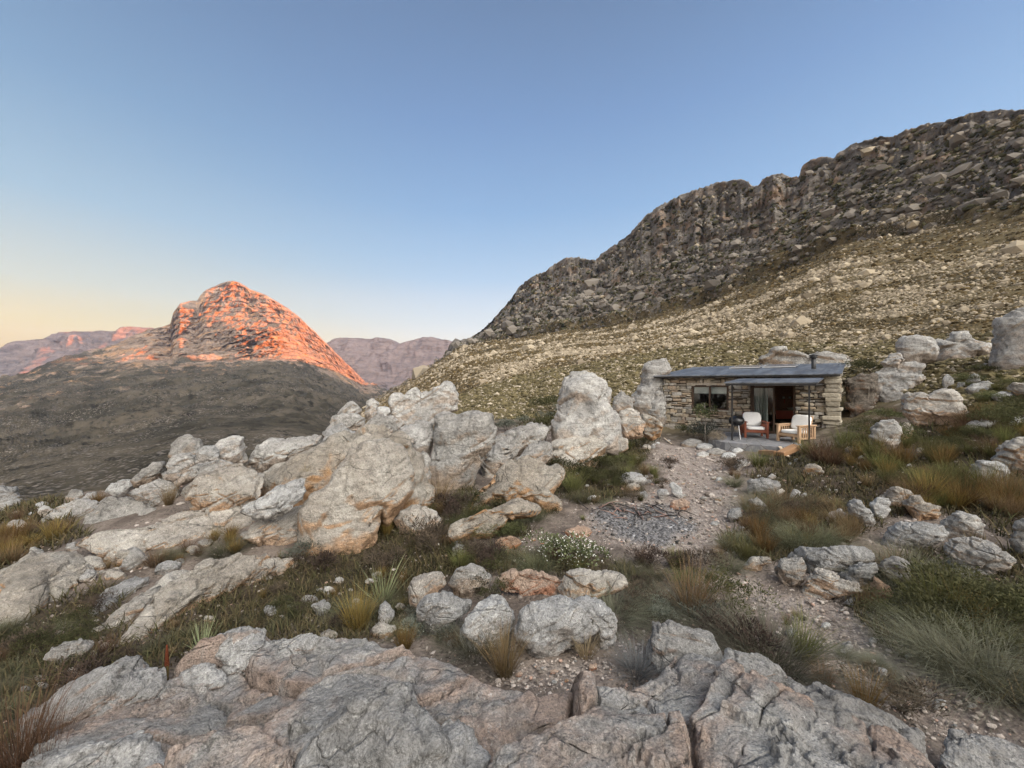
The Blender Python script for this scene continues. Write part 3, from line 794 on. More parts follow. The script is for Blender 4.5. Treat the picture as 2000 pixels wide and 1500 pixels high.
def ell(cx, cy, w, h, seed=None, tilt=0.0, n=14):
    """an irregular outline for a stone of which only place and size matter"""
    r = np.random.default_rng(int(cx * 7 + cy * 13) if seed is None else seed)
    t = np.arange(n) * 2 * np.pi / n + r.uniform(-.12, .12, n)
    k = r.uniform(.82, 1.12, n)
    x = np.cos(t) * w / 2 * k; y = np.sin(t) * h / 2 * k
    y = np.where(y > 0, y * .8, y)
    c, s = math.cos(tilt), math.sin(tilt)
    return np.stack([cx + x * c - y * s, cy + x * s + y * c], 1)
UP = (0.1, -.62, .78)
def build_rocks():
    R = rock
    # --- the ridge of sandstone on the left
    R('big rounded orange stained boulder at the right end of the left rock ridge', [(583,1045),(588,1000),(605,975),(640,950),(680,900),(690,880),(720,865),(760,862),(785,885),(797,925),(800,960),(780,985),(757,1003),(742,1018),(730,1038),(700,1058),(640,1065),(590,1063)], None, .85, None, 'warm', nf=10, amp=0.75)
    R('broad pale rock mass behind the big orange stained boulder', [(490,960),(500,925),(535,898),(580,878),(625,860),(660,838),(700,826),(745,823),(790,838),(815,865),(818,915),(800,980),(700,1010),(600,1010),(510,995)], 6.0, .7, (-.1,-.75,.6), 'warm', nf=11, cat='rock', amp=0.85)
    R('square jointed block wedged left of the big orange stained boulder', [(475,1052),(484,1030),(515,1008),(560,998),(592,992),(594,1055),(565,1064),(520,1062)], None, .9, None, 'warm')
    R('thin pale grey plate of rock lying on top of other rocks', [(464,1000),(480,985),(508,976),(543,952),(574,938),(599,934),(604,955),(592,975),(560,992),(525,1006),(490,1006)], 4.6, .5, (.1,-.8,.6), 'white', cat='rock', drop=.05, deep=.2)
    R('wide flat topped slab with undercut front left of the grey plate', [(338,958),(360,937),(378,916),(420,909),(465,902),(497,920),(501,941),(499,972),(455,984),(402,990),(364,985),(362,967)], 5.3, .7, (0,-.75,.65), 'warm', cat='rock', amp=0.80)
    R('round topped pale boulder crowning the stack above the slope', [(331,890),(334,868),(345,855),(370,849),(390,858),(400,872),(399,890),(380,902),(345,902)], 6.5, .9, None, 'grey', amp=0.80)
    R('square pale boulder resting between two round topped boulders', [(378,906),(382,884),(398,873),(420,868),(430,880),(429,902),(405,910)], 6.2, .9, None, 'white', amp=0.75)
    R('long topped pale boulder right of the small square boulder', [(416,872),(430,856),(455,851),(478,852),(485,872),(482,893),(450,900),(425,897)], 6.5, .9, None, 'grey', amp=0.80)
    R('blocky pale rock carrying the round topped boulder', [(318,934),(325,905),(338,889),(360,886),(384,890),(384,915),(372,932),(345,940)], 6.1, .9, None, 'grey', cat='rock')
    R('low pale rock under the square boulder of the stack', [(366,934),(372,915),(400,903),(432,898),(455,905),(450,922),(415,934)], 5.9, .9, None, 'grey', cat='rock')
    R('knobbly grey crest of rocks right of the pale boulder stack', [(470,912),(480,890),(495,872),(522,858),(560,842),(604,836),(630,842),(625,868),(590,892),(540,915),(500,925)], 6.9, .8, (0,-.85,.5), 'grey', cat='rock')
    R('long pink slab with an orange lower edge crossing the left slope', [(238,1249),(252,1231),(259,1214),(280,1186),(301,1161),(315,1140),(350,1119),(402,1095),(455,1081),(504,1074),(542,1081),(590,1089),(575,1106),(525,1125),(472,1134),(427,1150),(392,1170),(350,1194),(330,1208),(308,1222),(280,1243),(255,1255)], 3.75, .45, (.2,-.75,.62), 'warm', cat='rock', name='rock_slab', box=.8, foot=((262,1240),(588,1098)), amp=0.75)
    R('pale blue grey slab leaning left of the long pink slab', [(171,1185),(189,1161),(210,1137),(245,1119),(273,1112),(297,1117),(295,1130),(270,1142),(241,1160),(217,1181),(189,1193)], 3.8, .55, (.1,-.72,.65), 'white', cat='rock', name='rock_slab', foot=((182,1188),(296,1136)), amp=0.75)
    R('buff ledge tucked between the pale slab and the long pink slab', [(190,1218),(208,1188),(245,1167),(280,1146),(308,1125),(350,1105),(369,1104),(366,1120),(318,1150),(282,1186),(252,1206),(222,1224)], 3.85, .5, (.1,-.7,.66), 'warm', cat='rock', name='rock_slab', foot=((205,1218),(366,1120)))
    R('small pale rock at the upper end of the buff ledge', [(300,1118),(308,1104),(330,1094),(352,1096),(345,1110),(320,1120)], 4.1, .8, UP, 'white', cat='rock')
    R('buff boulder half hidden by shrubs beside the pale slab', [(150,1150),(158,1128),(185,1115),(220,1113),(232,1122),(205,1138),(180,1158),(160,1165)], 4.0, .7, UP, 'warm')
    R('cream pointed rock at the upper left of the dark shrubs', [(110,1190),(125,1165),(145,1148),(165,1152),(160,1170),(135,1190)], 3.9, .7, UP, 'warm', cat='rock')
    R('large pale domed slab at the left edge with an orange underside', [(-40,1215),(-30,1140),(8,1095),(21,1078),(52,1069),(94,1065),(133,1060),(180,1068),(214,1083),(190,1112),(145,1134),(95,1160),(55,1190),(12,1216)], 4.6, .5, (.2,-.78,.58), 'warm', cat='rock', name='rock_slab', box=.75, foot=((10,1210),(212,1095)))
    R('long buff ledge running up the left slope under the boulder stack', [(118,1064),(133,1053),(157,1035),(196,1032),(245,1030),(297,1021),(308,1007),(350,988),(402,982),(455,986),(494,1000),(486,1022),(437,1044),(367,1066),(315,1068),(280,1082),(227,1100),(185,1086),(150,1068)], 4.85, .5, (.15,-.75,.64), 'warm', cat='rock', name='rock_slab', box=.75, foot=((190,1092),(490,1024)))
    R('cream boulder with a bumpy right end on the left skyline slope', [(79,1013),(105,993),(140,981),(157,974),(178,978),(184,993),(156,1013),(150,1027),(122,1030),(84,1023)], 6.0, .8, (0,-.8,.6), 'grey')
    R('purple grey layered boulder left of the wide undercut slab', [(150,1034),(155,1010),(180,998),(205,972),(240,967),(275,976),(297,984),(302,1002),(280,1018),(245,1028),(200,1036)], 5.7, .7, (0,-.8,.6), 'grey')
    R('pale boulder below the blocky base of the boulder stack', [(252,967),(272,950),(300,943),(325,933),(346,938),(353,967),(342,984),(300,990),(263,985)], 5.9, .8, None, 'grey')
    R('small rock cluster on the skyline left of the boulder stack', [(205,958),(215,945),(240,938),(262,936),(268,950),(245,962),(220,966)], 6.7, .8, None, 'white', cat='rock')
    R('angular grey boulder under the skyline beside the boulder stack', [(255,938),(275,918),(300,903),(322,900),(325,925),(300,942),(270,948)], 6.6, .8, None, 'grey')
    R('lone grey block at the far left edge of the slope', [(-30,990),(-28,955),(5,952),(32,954),(42,968),(41,990),(10,998)], 8.2, .9, None, 'white')
    R('flat white stone beside the lone grey block at the far left', [(15,1040),(22,1020),(45,1012),(72,1018),(75,1032),(48,1042)], 7.4, .7, UP, 'white', cat='stone', name='stone')
    R('small white stone on the left skyline beside an orange tuft', [(160,975),(168,963),(188,960),(190,971),(175,979)], 7.2, .8, None, 'white', cat='stone', name='stone')
    R('jagged crest of grey rock at the top of the left ridge', [(757,812),(755,796),(766,768),(789,771),(796,764),(810,757),(824,768),(838,764),(859,757),(876,749),(886,761),(893,770),(893,800),(865,812),(845,825),(815,842),(775,832)], 8.8, .7, None, 'grey', cat='rock', nf=12, box=.5)
    R('small pinnacle with a pointed cap left of the jagged crest', [(658,812),(664,800),(677,789),(688,783),(702,796),(707,808),(691,818),(668,818)], 8.2, .9, None, 'grey', cat='rock')
    R('chunky grey base rock beneath the pointed pinnacle', [(632,842),(650,815),(672,806),(700,808),(716,815),(714,832),(690,846),(655,850)], 7.9, .9, None, 'grey', cat='rock')
    R('knob shaped rock balancing between the pinnacle and the jagged crest', [(712,808),(718,795),(716,783),(727,778),(738,786),(737,798),(742,812),(728,820)], 8.4, .9, None, 'grey', cat='rock')
    R('grey boulder on the crest in front of the knob shaped rock', [(706,842),(716,822),(740,808),(768,812),(790,826),(785,845),(750,855),(720,854)], 7.7, .9, None, 'grey')
    R('whitish hollowed boulder on the upper face of the left ridge', [(625,862),(632,842),(650,830),(672,828),(695,842),(690,858),(660,868)], 6.7, .8, (0,-.8,.5), 'white')
    R('rough rock below the jagged crest with a shaded right side', [(770,850),(790,832),(820,824),(845,828),(850,850),(835,885),(812,905),(792,880)], 7.4, .8, None, 'grey', cat='rock')
    R('tall shield shaped boulder with a notched top leaning on the ridge', [(834,806),(866,804),(890,810),(904,806),(925,802),(964,804),(968,838),(961,876),(947,901),(926,926),(898,948),(866,961),(846,952),(840,915),(833,866),(830,838)], 7.1, .6, (-.12,-.95,.12), 'grey', nf=11, box=.5, amp=0.70)
    R('dark narrow rock in the cleft left of the shield shaped boulder', [(810,965),(812,905),(826,880),(840,890),(845,950),(835,968)], 7.0, .9, None, 'grey', cat='rock')
    R('small pink tipped wedge of rock below the shield shaped boulder', [(793,992),(813,968),(836,943),(850,955),(845,972),(827,988),(803,997)], None, .7, UP, 'warm', cat='rock')
    R('stocky cream boulder in front of the pink tipped wedge', [(769,1015),(778,998),(805,992),(832,991),(852,1000),(864,1015),(852,1036),(820,1042),(785,1042),(772,1030)], None, .9, None, 'warm', amp=0.85)
    R('animal shaped cream boulder with a raised right shoulder', [(911,983),(922,964),(953,944),(967,920),(992,899),(1020,883),(1037,881),(1065,893),(1076,903),(1090,907),(1100,922),(1098,938),(1082,957),(1078,964),(1094,976),(1090,984),(1062,984),(1040,974),(1002,975),(975,988),(946,998),(918,997)], None, .6, (.1,-.88,.4), 'warm', box=.55, amp=0.75)
    R('long low cream boulder in front of the animal shaped boulder', [(869,1041),(880,1023),(908,1012),(943,993),(978,979),(1013,971),(1029,978),(1053,992),(1048,1001),(1013,1004),(995,1014),(985,1026),(957,1040),(929,1038),(901,1044),(878,1052)], None, .8, (.1,-.8,.55), 'warm', amp=0.75)
    R('sloping bedrock sheet behind the animal shaped boulder', [(938,925),(966,850),(1000,833),(1030,820),(1062,812),(1082,828),(1066,850),(1022,870),(990,895),(960,922)], 8.6, .4, (.1,-.55,.83), 'grey', cat='rock', name='rock_slab')
    R('low ledge of bedrock left of the tall pillar foot', [(1006,898),(1028,868),(1055,858),(1082,864),(1076,888),(1040,900)], 8.2, .6, (.1,-.6,.8), 'grey', cat='rock', name='rock_slab')
    R('tall cracked rock pillar standing left of the cabin', [(1083,858),(1081,830),(1085,796),(1090,768),(1100,740),(1118,727),(1146,723),(1167,729),(1188,739),(1196,757),(1192,785),(1206,817),(1214,843),(1209,862),(1181,868),(1146,862),(1112,868)], 9.3, .75, (-.1,-.98,.1), 'grey', cat='rock', name='rock_pillar', nf=9, box=.45, amp=0.75)
    R('wide cream foot of the tall rock pillar with orange right side', [(1066,892),(1084,860),(1118,853),(1160,850),(1190,848),(1212,850),(1204,868),(1184,888),(1166,903),(1140,916),(1115,920),(1085,908)], 8.9, .8, (.05,-.9,.4), 'warm', cat='rock', amp=0.80)
    R('rounded tan boulder just right of the tall rock pillar', [(1207,812),(1211,802),(1230,797),(1250,805),(1260,824),(1256,845),(1237,848),(1219,853),(1213,838)], 11.0, .9, None, 'warm')
    R('tan boulder leaning against the left end of the cabin', [(1252,806),(1275,811),(1290,824),(1298,836),(1290,848),(1272,850),(1257,846),(1253,824)], 11.6, .9, None, 'warm')
    R('grey rock tower rising behind the left end of the cabin', [(1259,706),(1275,698),(1305,692),(1314,717),(1309,730),(1300,752),(1292,800),(1275,845),(1245,815),(1237,797),(1230,773),(1243,755),(1254,738)], 17.2, .8, None, 'grey', cat='rock', name='rock_pillar', nf=12, box=.45, amp=0.85)
    R('small grey rocks in the gap between pillar and rock tower', [(1196,805),(1200,775),(1212,757),(1224,770),(1238,778),(1240,800),(1222,812)], 13.0, .9, None, 'grey', cat='rock')
    R('dark shaded rock tight against the left corner of the cabin', [(1266,812),(1268,780),(1285,765),(1300,775),(1302,830),(1290,842)], 16.6, .9, None, 'grey', cat='rock')
    R('small square cream stone at the right foot of the pillar', [(1192,880),(1198,858),(1212,853),(1226,858),(1226,876),(1208,886)], None, .9, None, 'warm', cat='stone', name='stone')
    # --- right of the cabin
    R('big flat topped grey boulder on top of the stack right of the cabin', [(1752,708),(1753,682),(1753,662),(1762,656),(1790,652),(1815,654),(1826,664),(1832,685),(1831,701),(1804,704),(1790,712),(1764,714)], 14.2, .85, None, 'grey', nf=11, amp=0.80)
    R('layered grey rock under the flat topped boulder', [(1709,762),(1710,725),(1727,712),(1741,692),(1755,690),(1760,708),(1787,706),(1806,712),(1804,740),(1785,752),(1780,768),(1748,774),(1720,768)], 13.9, .8, None, 'grey', cat='rock', nf=10, box=.5)
    R('base block of the layered rock stack right of the cabin', [(1708,800),(1712,770),(1730,762),(1762,766),(1770,785),(1755,802),(1730,808)], 13.2, .8, None, 'grey', cat='rock')
    R('rugged grey outcrop continuing right of the flat topped boulder', [(1826,700),(1827,664),(1843,666),(1860,649),(1893,647),(1909,663),(1938,668),(1934,686),(1900,696),(1897,706),(1869,712),(1842,710)], 15.2, .8, None, 'grey', cat='rock', nf=10)
    R('massive squared rock block at the right edge of the picture', [(1934,690),(1939,655),(1947,625),(1974,610),(1982,603),(2040,596),(2110,600),(2115,745),(2030,742),(1965,736),(1932,708)], 11.8, .8, None, 'grey', cat='rock', nf=10, box=.45, amp=0.75)
    R('cream M topped boulder in the green scrub right of the cabin', [(1763,778),(1772,768),(1802,768),(1811,777),(1825,768),(1842,761),(1860,761),(1877,781),(1890,806),(1876,822),(1856,832),(1834,828),(1807,820),(1783,820),(1765,804)], None, .75, None, 'warm', nf=8, box=.5, amp=0.80)
    R('pale green lichened boulder at the right corner of the cabin', [(1695,868),(1700,838),(1720,822),(1745,820),(1760,832),(1762,856),(1745,874),(1715,878)], None, .85, None, 'grey')
    R('small pinkish boulder beside the lichened boulder at the cabin corner', [(1752,852),(1760,830),(1772,824),(1784,834),(1782,850),(1768,858)], None, .85, None, 'warm')
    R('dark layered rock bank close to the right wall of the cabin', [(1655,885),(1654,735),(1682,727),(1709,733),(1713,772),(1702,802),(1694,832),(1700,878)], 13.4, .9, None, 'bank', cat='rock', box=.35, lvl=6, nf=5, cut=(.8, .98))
    R('broad grey rock hump showing behind the cabin roof', [(1478,735),(1480,702),(1510,681),(1540,679),(1580,690),(1620,680),(1660,684),(1686,700),(1682,728),(1600,740)], 21, .7, None, 'grey', cat='rock', lvl=6)
    R('pointed cream stone standing in the scrub under the big square block', [(1840,752),(1843,735),(1851,729),(1862,740),(1864,755),(1850,760)], None, .9, None, 'white', cat='stone', name='stone')
    R('white stone right of the pointed cream stone', [(1886,748),(1890,735),(1903,728),(1914,734),(1915,746),(1900,752)], None, .9, None, 'white', cat='stone', name='stone')
    R('little white stone between the pointed stone and its right neighbour', [(1866,756),(1872,747),(1884,747),(1886,758),(1876,762)], None, .9, None, 'white', cat='stone', name='stone')
    R('flat pale stone under the big square block', [(1890,756),(1905,747),(1930,746),(1946,754),(1930,760),(1905,762)], None, .6, UP, 'white', cat='stone', name='stone')
    R('tan rock at the right edge under the big square block', [(1963,760),(1975,746),(2000,744),(2050,748),(2050,785),(1985,772)], None, .8, None, 'warm', cat='rock')
    R('long pale stone lying right of the M topped boulder', [(1886,832),(1900,822),(1925,815),(1945,814),(1953,822),(1930,832),(1900,838)], None, .7, UP, 'white', cat='stone', name='stone')
    R('flat white stone at the right edge above the green scrub', [(1942,772),(1952,764),(1975,766),(2000,772),(2000,782),(1965,780)], None, .7, UP, 'white', cat='stone', name='stone')
    R('mottled black and white lichened boulder on the right slope', [(1885,922),(1893,905),(1915,899),(1945,899),(1970,908),(1979,922),(1978,938),(1950,950),(1912,942)], None, .8, None, 'white', amp=0.85)
    R('large pink grey boulder cut by the right edge above the mottled one', [(1932,896),(1955,874),(1985,856),(2030,852),(2060,870),(2060,930),(1975,922)], None, .8, None, 'warm')
    R('domed tan boulder in front of the cabin right of the slate', [(1564,924),(1575,909),(1592,903),(1604,912),(1609,924),(1590,931),(1571,931)], None, .9, None, 'warm')
    R('wide cream boulder beside the gravel with tufts in front', [(1457,955),(1465,939),(1490,931),(1523,938),(1527,952),(1508,964),(1475,972),(1462,968)], None, .8, None, 'white')
    R('roundish grey boulder at the gravel edge below the wide cream one', [(1461,997),(1464,978),(1478,970),(1494,984),(1499,1000),(1470,1004)], None, .9, None, 'grey')
    R('cream boulder on the gravel left of the roundish grey one', [(1418,1010),(1426,995),(1446,993),(1451,1010),(1427,1020)], None, .9, None, 'white')
    R('white boulder tilted left of its round white neighbour', [(1657,982),(1668,973),(1683,978),(1702,1000),(1706,1020),(1694,1030),(1674,1014),(1662,1004)], None, .8, None, 'white')
    R('round white boulder right of the tilted white boulder', [(1699,986),(1714,970),(1734,975),(1740,996),(1726,1010),(1705,1004)], None, .9, None, 'white')
    R('small grey stones in front of the tilted white boulder', [(1612,1010),(1622,998),(1640,996),(1656,1008),(1650,1020),(1625,1022)], None, .8, UP, 'grey', cat='stone', name='stone')
    R('orange tan low boulder among golden tufts on the right', [(1714,975),(1728,955),(1756,950),(1782,966),(1780,985),(1745,990)], None, .8, None, 'warm')
    R('brown grey boulder behind golden restio on the right slope', [(1764,985),(1775,968),(1797,965),(1805,980),(1838,990),(1832,1010),(1790,1015)], None, .8, None, 'warm')
    R('large smooth grey boulder on the right with a lichened left flank', [(1716,1062),(1732,1033),(1760,1020),(1805,1015),(1846,1026),(1856,1046),(1837,1062),(1790,1072),(1750,1075),(1728,1072)], None, .8, None, 'white', nf=9, amp=0.80)
    R('brown tinged boulder behind the large smooth grey boulder', [(1834,1025),(1848,1006),(1874,1001),(1904,1010),(1927,1028),(1924,1050),(1880,1056),(1848,1048)], None, .8, None, 'grey')
    R('grey boulder cut by the right edge below the golden tufts', [(1974,1045),(1986,1021),(2010,1013),(2060,1010),(2060,1090),(1985,1072)], None, .8, None, 'grey')
    R('grey green boulder behind the leaning tufts at the right', [(1846,1070),(1862,1050),(1900,1049),(1942,1070),(1980,1095),(1972,1112),(1910,1128),(1852,1115)], None, .7, None, 'grey')
    R('long lichened outcrop above the trail on the right', [(1536,1092),(1556,1072),(1580,1068),(1622,1071),(1670,1067),(1702,1076),(1720,1092),(1675,1108),(1640,1126),(1580,1124),(1560,1112)], None, .7, None, 'white', cat='rock')
    R('grey boulder with a rusty corner left of the long lichened outcrop', [(1512,1112),(1532,1093),(1568,1089),(1576,1111),(1567,1134),(1526,1144)], None, .8, None, 'grey')
    R('low cream boulder by the brown restio at the trail head', [(1447,1110),(1464,1090),(1507,1086),(1512,1102),(1478,1115)], None, .7, None, 'warm')
    R('dome shaped boulder with an orange right end beside the trail', [(1562,1156),(1572,1129),(1598,1116),(1622,1118),(1642,1131),(1672,1144),(1682,1156),(1655,1166),(1595,1170)], None, .8, None, 'warm', nf=9)
    R('lichened boulder behind the orange ended dome', [(1636,1128),(1653,1111),(1685,1101),(1711,1101),(1718,1116),(1703,1136),(1661,1142)], None, .8, None, 'white')
    R('blocky grey boulder right of the long lichened outcrop', [(1712,1106),(1724,1095),(1748,1089),(1771,1098),(1778,1132),(1756,1145),(1727,1141)], None, .8, None, 'grey')
    R('rust red rock behind the small fountain shaped tuft', [(1698,1140),(1707,1129),(1736,1146),(1745,1166),(1724,1177),(1704,1168)], None, .8, None, 'red', cat='rock')
    R('flat pale stone lying on the trail below the orange ended dome', [(1648,1178),(1658,1168),(1680,1166),(1686,1176),(1668,1182)], None, .6, UP, 'white', cat='stone', name='stone')
    # --- middle
    R('mottled white rock left of the gravel between pillar and fire pit', [(1211,940),(1218,926),(1238,920),(1254,926),(1263,940),(1240,948)], None, .8, None, 'white', cat='rock')
    R('yellowish round stone above the fire pit', ell(1237,953,30,20), None, .9, None, 'warm', cat='stone', name='stone')
    R('little cream stone right of the yellowish stone above the fire pit', ell(1257,968,18,16), None, .9, None, 'white', cat='stone', name='stone')
    R('bright white rounded stone beside the tilted slate', ell(1295,966,26,22), None, .9, None, 'white', cat='stone', name='stone')
    R('tilted grey slate stone leaning beside the gravel', [(1306,946),(1314,940),(1330,952),(1334,968),(1326,970),(1312,960)], None, .35, (-.5,-.7,.5), 'white', cat='stone', name='stone')
    R('orange stone at the back rim of the fire pit', ell(1328,986,38,24), None, .9, None, 'red', cat='stone', name='stone')
    R('pink flat rocks at the left rim of the fire pit', ell(1132,1038,52,24), None, .7, UP, 'red', cat='rock')
    R('grey green slate leaning in front of the terrace', [(1434,912),(1440,896),(1458,894),(1466,904),(1450,914),(1438,920)], None, .4, (-.3,-.7,.6), 'grey', cat='stone', name='stone')
    # row between gully and foreground
    R('pinkish boulder at the left end of the middle row', [(799,1160),(807,1137),(828,1124),(863,1122),(876,1144),(848,1168),(818,1190),(802,1180)], None, .9, None, 'warm')
    R('pale boulder partly covered by tufts second in the middle row', [(873,1145),(889,1113),(916,1107),(946,1115),(967,1134),(963,1162),(923,1158),(891,1168)], None, .9, None, 'grey')
    R('salmon red flat topped rock in the middle row', [(970,1138),(979,1121),(1017,1119),(1049,1119),(1080,1128),(1100,1137),(1093,1158),(1070,1163),(1035,1160),(986,1156)], None, .7, None, 'red', cat='rock')
    R('large cream boulder right of the salmon red rock', [(1085,1158),(1103,1130),(1133,1119),(1175,1121),(1205,1130),(1220,1146),(1177,1160),(1140,1171),(1105,1182),(1089,1178)], None, .8, None, 'warm')
    R('smooth blue grey boulder with a knob on its right side', [(812,1218),(817,1190),(832,1171),(867,1165),(891,1169),(920,1180),(918,1198),(893,1210),(875,1226),(853,1240),(830,1230)], None, .9, None, 'white', nf=8, amp=0.85)
    R('double humped grey boulder in the centre of the foreground row', [(899,1246),(904,1207),(930,1189),(954,1177),(982,1178),(997,1192),(1005,1211),(1001,1234),(977,1253),(947,1258),(921,1264)], None, .9, None, 'white', nf=9, amp=0.85)
    R('biggest rounded grey boulder of the foreground row', [(1006,1240),(1013,1200),(1038,1182),(1070,1173),(1105,1178),(1141,1196),(1166,1218),(1170,1241),(1148,1264),(1105,1262),(1070,1280),(1038,1274),(1020,1254)], None, .85, None, 'white', nf=10, amp=0.85)
    R('grey boulder tucked behind the biggest rounded one', [(1110,1182),(1140,1173),(1175,1183),(1198,1203),(1208,1232),(1205,1260),(1175,1266),(1164,1228),(1138,1200)], None, .85, None, 'white')
    R('small cream stone below the blue grey boulder', ell(882,1258,20,16), None, .9, None, 'white', cat='stone', name='stone')
    R('pale angular stone in the dark gully', ell(528,1195,28,24), None, .9, None, 'white', cat='stone', name='stone')
    R('larger pale stone beside the golden tuft in the gully', ell(628,1190,36,30), None, .9, None, 'white', cat='stone', name='stone')
    R('pale pointed stone at the right of the golden tuft', [(738,1215),(742,1185),(752,1176),(766,1190),(770,1205),(752,1220)], None, .8, None, 'white', cat='stone', name='stone')
    R('cream stone in the scrub under the long low boulder', ell(896,1078,32,28), None, .9, None, 'white', cat='stone', name='stone')
    R('reddish stones beside the white flowering shrub', ell(990,1062,50,26), None, .8, None, 'red', cat='stone', name='stone')
    R('low lichened boulder among dark shrubs at the lower left', [(85,1290),(98,1270),(125,1255),(160,1250),(182,1258),(180,1272),(150,1290),(110,1300)], None, .8, None, 'grey')
    # --- the foreground shelf: boulders standing out of it
    R('long purplish boulder at the left of the foreground shelf', [(45,1405),(96,1362),(140,1332),(182,1302),(245,1278),(260,1277),(282,1289),(317,1291),(327,1320),(318,1356),(270,1372),(230,1396),(178,1432),(130,1445),(60,1436)], 2.15, .7, (.05,-.75,.66), 'slab', nf=11, box=.6)
    R('pale boulder with a peaked top at the back of the foreground shelf', [(379,1305),(394,1269),(420,1243),(455,1230),(511,1223),(519,1240),(541,1255),(527,1288),(492,1312),(455,1328),(428,1320),(408,1306)], 2.5, .8, (0,-.8,.6), 'slab', nf=11)
    R('squat grey boulder between the purplish and the peaked boulder', [(330,1345),(342,1311),(371,1299),(399,1296),(422,1311),(440,1336),(388,1358),(350,1368)], 2.3, .8, (0,-.8,.6), 'slab')
    R('rough grey rock on the shelf behind the thin brown stems', [(520,1285),(545,1252),(590,1237),(640,1238),(668,1262),(640,1285),(585,1300),(540,1300)], 2.5, .6, (0,-.7,.7), 'slab', cat='rock')
    R('great sharp edged block with a white right edge in the foreground', [(545,1560),(560,1480),(590,1430),(630,1395),(680,1365),(740,1350),(786,1336),(797,1360),(808,1392),(832,1430),(848,1455),(840,1510),(815,1570),(620,1590)], 1.62, .7, (-.35,-.6,.72), 'white', nf=9, box=.55, deep=.3, amp=0.75)
    R('pointed pale rock right of the great sharp edged block', [(822,1530),(842,1450),(870,1410),(896,1401),(917,1425),(927,1460),(952,1472),(972,1510),(960,1570),(840,1580)], 1.62, .8, (0,-.6,.8), 'white', cat='rock', nf=11, deep=.3)
    R('rounded grey boulder in the bottom left foreground', [(50,1540),(75,1480),(130,1452),(190,1442),(250,1440),(302,1462),(335,1500),(340,1570),(200,1600),(60,1590)], 1.6, .7, (0,-.6,.8), 'slab', deep=.3)
    R('grey boulder at the right end of the foreground row', [(1268,1275),(1283,1215),(1310,1207),(1345,1224),(1392,1240),(1414,1272),(1402,1318),(1350,1340),(1288,1322)], 2.45, .7, (0,-.75,.66), 'slab')
    R('angular slab rising right of the foreground shelf', [(1412,1300),(1428,1273),(1480,1279),(1520,1299),(1560,1329),(1594,1346),(1562,1378),(1490,1380),(1428,1360)], 2.2, .6, (0,-.7,.7), 'slab', cat='rock')
    R('large pinkish slab with a curved back edge at the lower right', [(1470,1440),(1520,1375),(1575,1346),(1640,1343),(1702,1379),(1752,1405),(1795,1430),(1818,1475),(1840,1530),(1800,1590),(1560,1580),(1470,1520)], 1.75, .6, (.1,-.62,.78), 'slab', cat='rock', name='rock_slab', nf=10, box=.6, deep=.35)
    R('low grey stone ledge in the bottom right corner', [(1840,1500),(1850,1450),(1900,1430),(1990,1460),(2080,1500),(2080,1560),(1900,1560)], 1.75, .5, (0,-.6,.8), 'slab', cat='rock', name='rock_slab', deep=.35)
    # --- lesser stones that nothing tells apart
    r = np.random.default_rng(21)
    def scatter(poly, n, size, label, group, mats, name='stone', cat='stone', yr=(0, 1e9)):
        P = np.array(poly, float); k = 0; tries = 0
        while k < n and tries < n * 60:
            tries += 1
            x = r.uniform(P[:, 0].min(), P[:, 0].max()); y = r.uniform(P[:, 1].min(), P[:, 1].max())
            if poly_dist(P, np.array([x]), np.array([y]))[0] > 0: continue
            w = size[0] * (size[1] / size[0]) ** (r.uniform() ** 1.8)
            rock(label, ell(x, y, w, w * r.uniform(.5, .8), tilt=r.uniform(-.3, .1)), None, r.uniform(.7, 1.0), UP if r.uniform() < .6 else None, mats[r.integers(len(mats))], cat, name, group=group, lvl=4 if w > 16 else 3, nf=10)
            k += 1
    scatter([(600,835),(760,800),(800,820),(640,880),(520,925),(480,900)], 16, (14, 40), 'broken grey stone lying on the crest of the left ridge', 'broken stones on the ridge crest', ['grey', 'white'])
    scatter([(20,1000),(200,950),(330,920),(340,960),(120,990),(60,1060),(0,1060)], 16, (12, 44), 'pale stone half sunk in the ground of the left skyline slope', 'stones on the left skyline slope', ['grey', 'white'])
    scatter([(0,1100),(120,1060),(300,1075),(480,1045),(480,1080),(330,1110),(200,1125),(120,1150),(0,1200)], 16, (22, 70), 'buff rock lying between the long ledges of the left slope', 'rocks between the ledges', ['warm', 'grey', 'warm'], name='rock', cat='rock')
    scatter([(820,1060),(1100,1045),(1150,1075),(1050,1080),(900,1120),(820,1110)], 9, (9, 24), 'small stone among the scrub left of the fire pit', 'stones left of the fire pit', ['warm', 'red', 'white'])
    scatter([(1290,870),(1420,885),(1440,960),(1455,1050),(1380,1095),(1200,1062),(1250,970)], 26, (5, 18), 'small stone lying on the gravel path before the cabin', 'stones on the gravel path', ['grey', 'warm', 'white'])
    scatter([(1110,900),(1260,860),(1290,940),(1180,980),(1120,980)], 14, (8, 20), 'small stone on the dark ground between pillar and gravel', 'stones between pillar and gravel', ['grey', 'white', 'warm'])
    scatter([(1440,905),(1560,890),(1640,940),(1620,1000),(1500,1010),(1470,940)], 16, (8, 24), 'small pale stone on the bare ground before the cabin', 'stones before the cabin', ['white', 'warm', 'grey'])
    scatter([(1650,880),(1780,850),(1990,790),(1990,880),(1850,980),(1700,960)], 20, (9, 28), 'small pale stone in the scrub of the right slope', 'stones in the right slope scrub', ['white', 'warm', 'grey'])
    scatter([(1720,770),(1760,800),(1850,835),(1990,760),(1990,700),(1920,700),(1860,720),(1800,760)], 12, (7, 22), 'little white stone in the green scrub by the rock stack', 'stones by the rock stack', ['white', 'warm'])
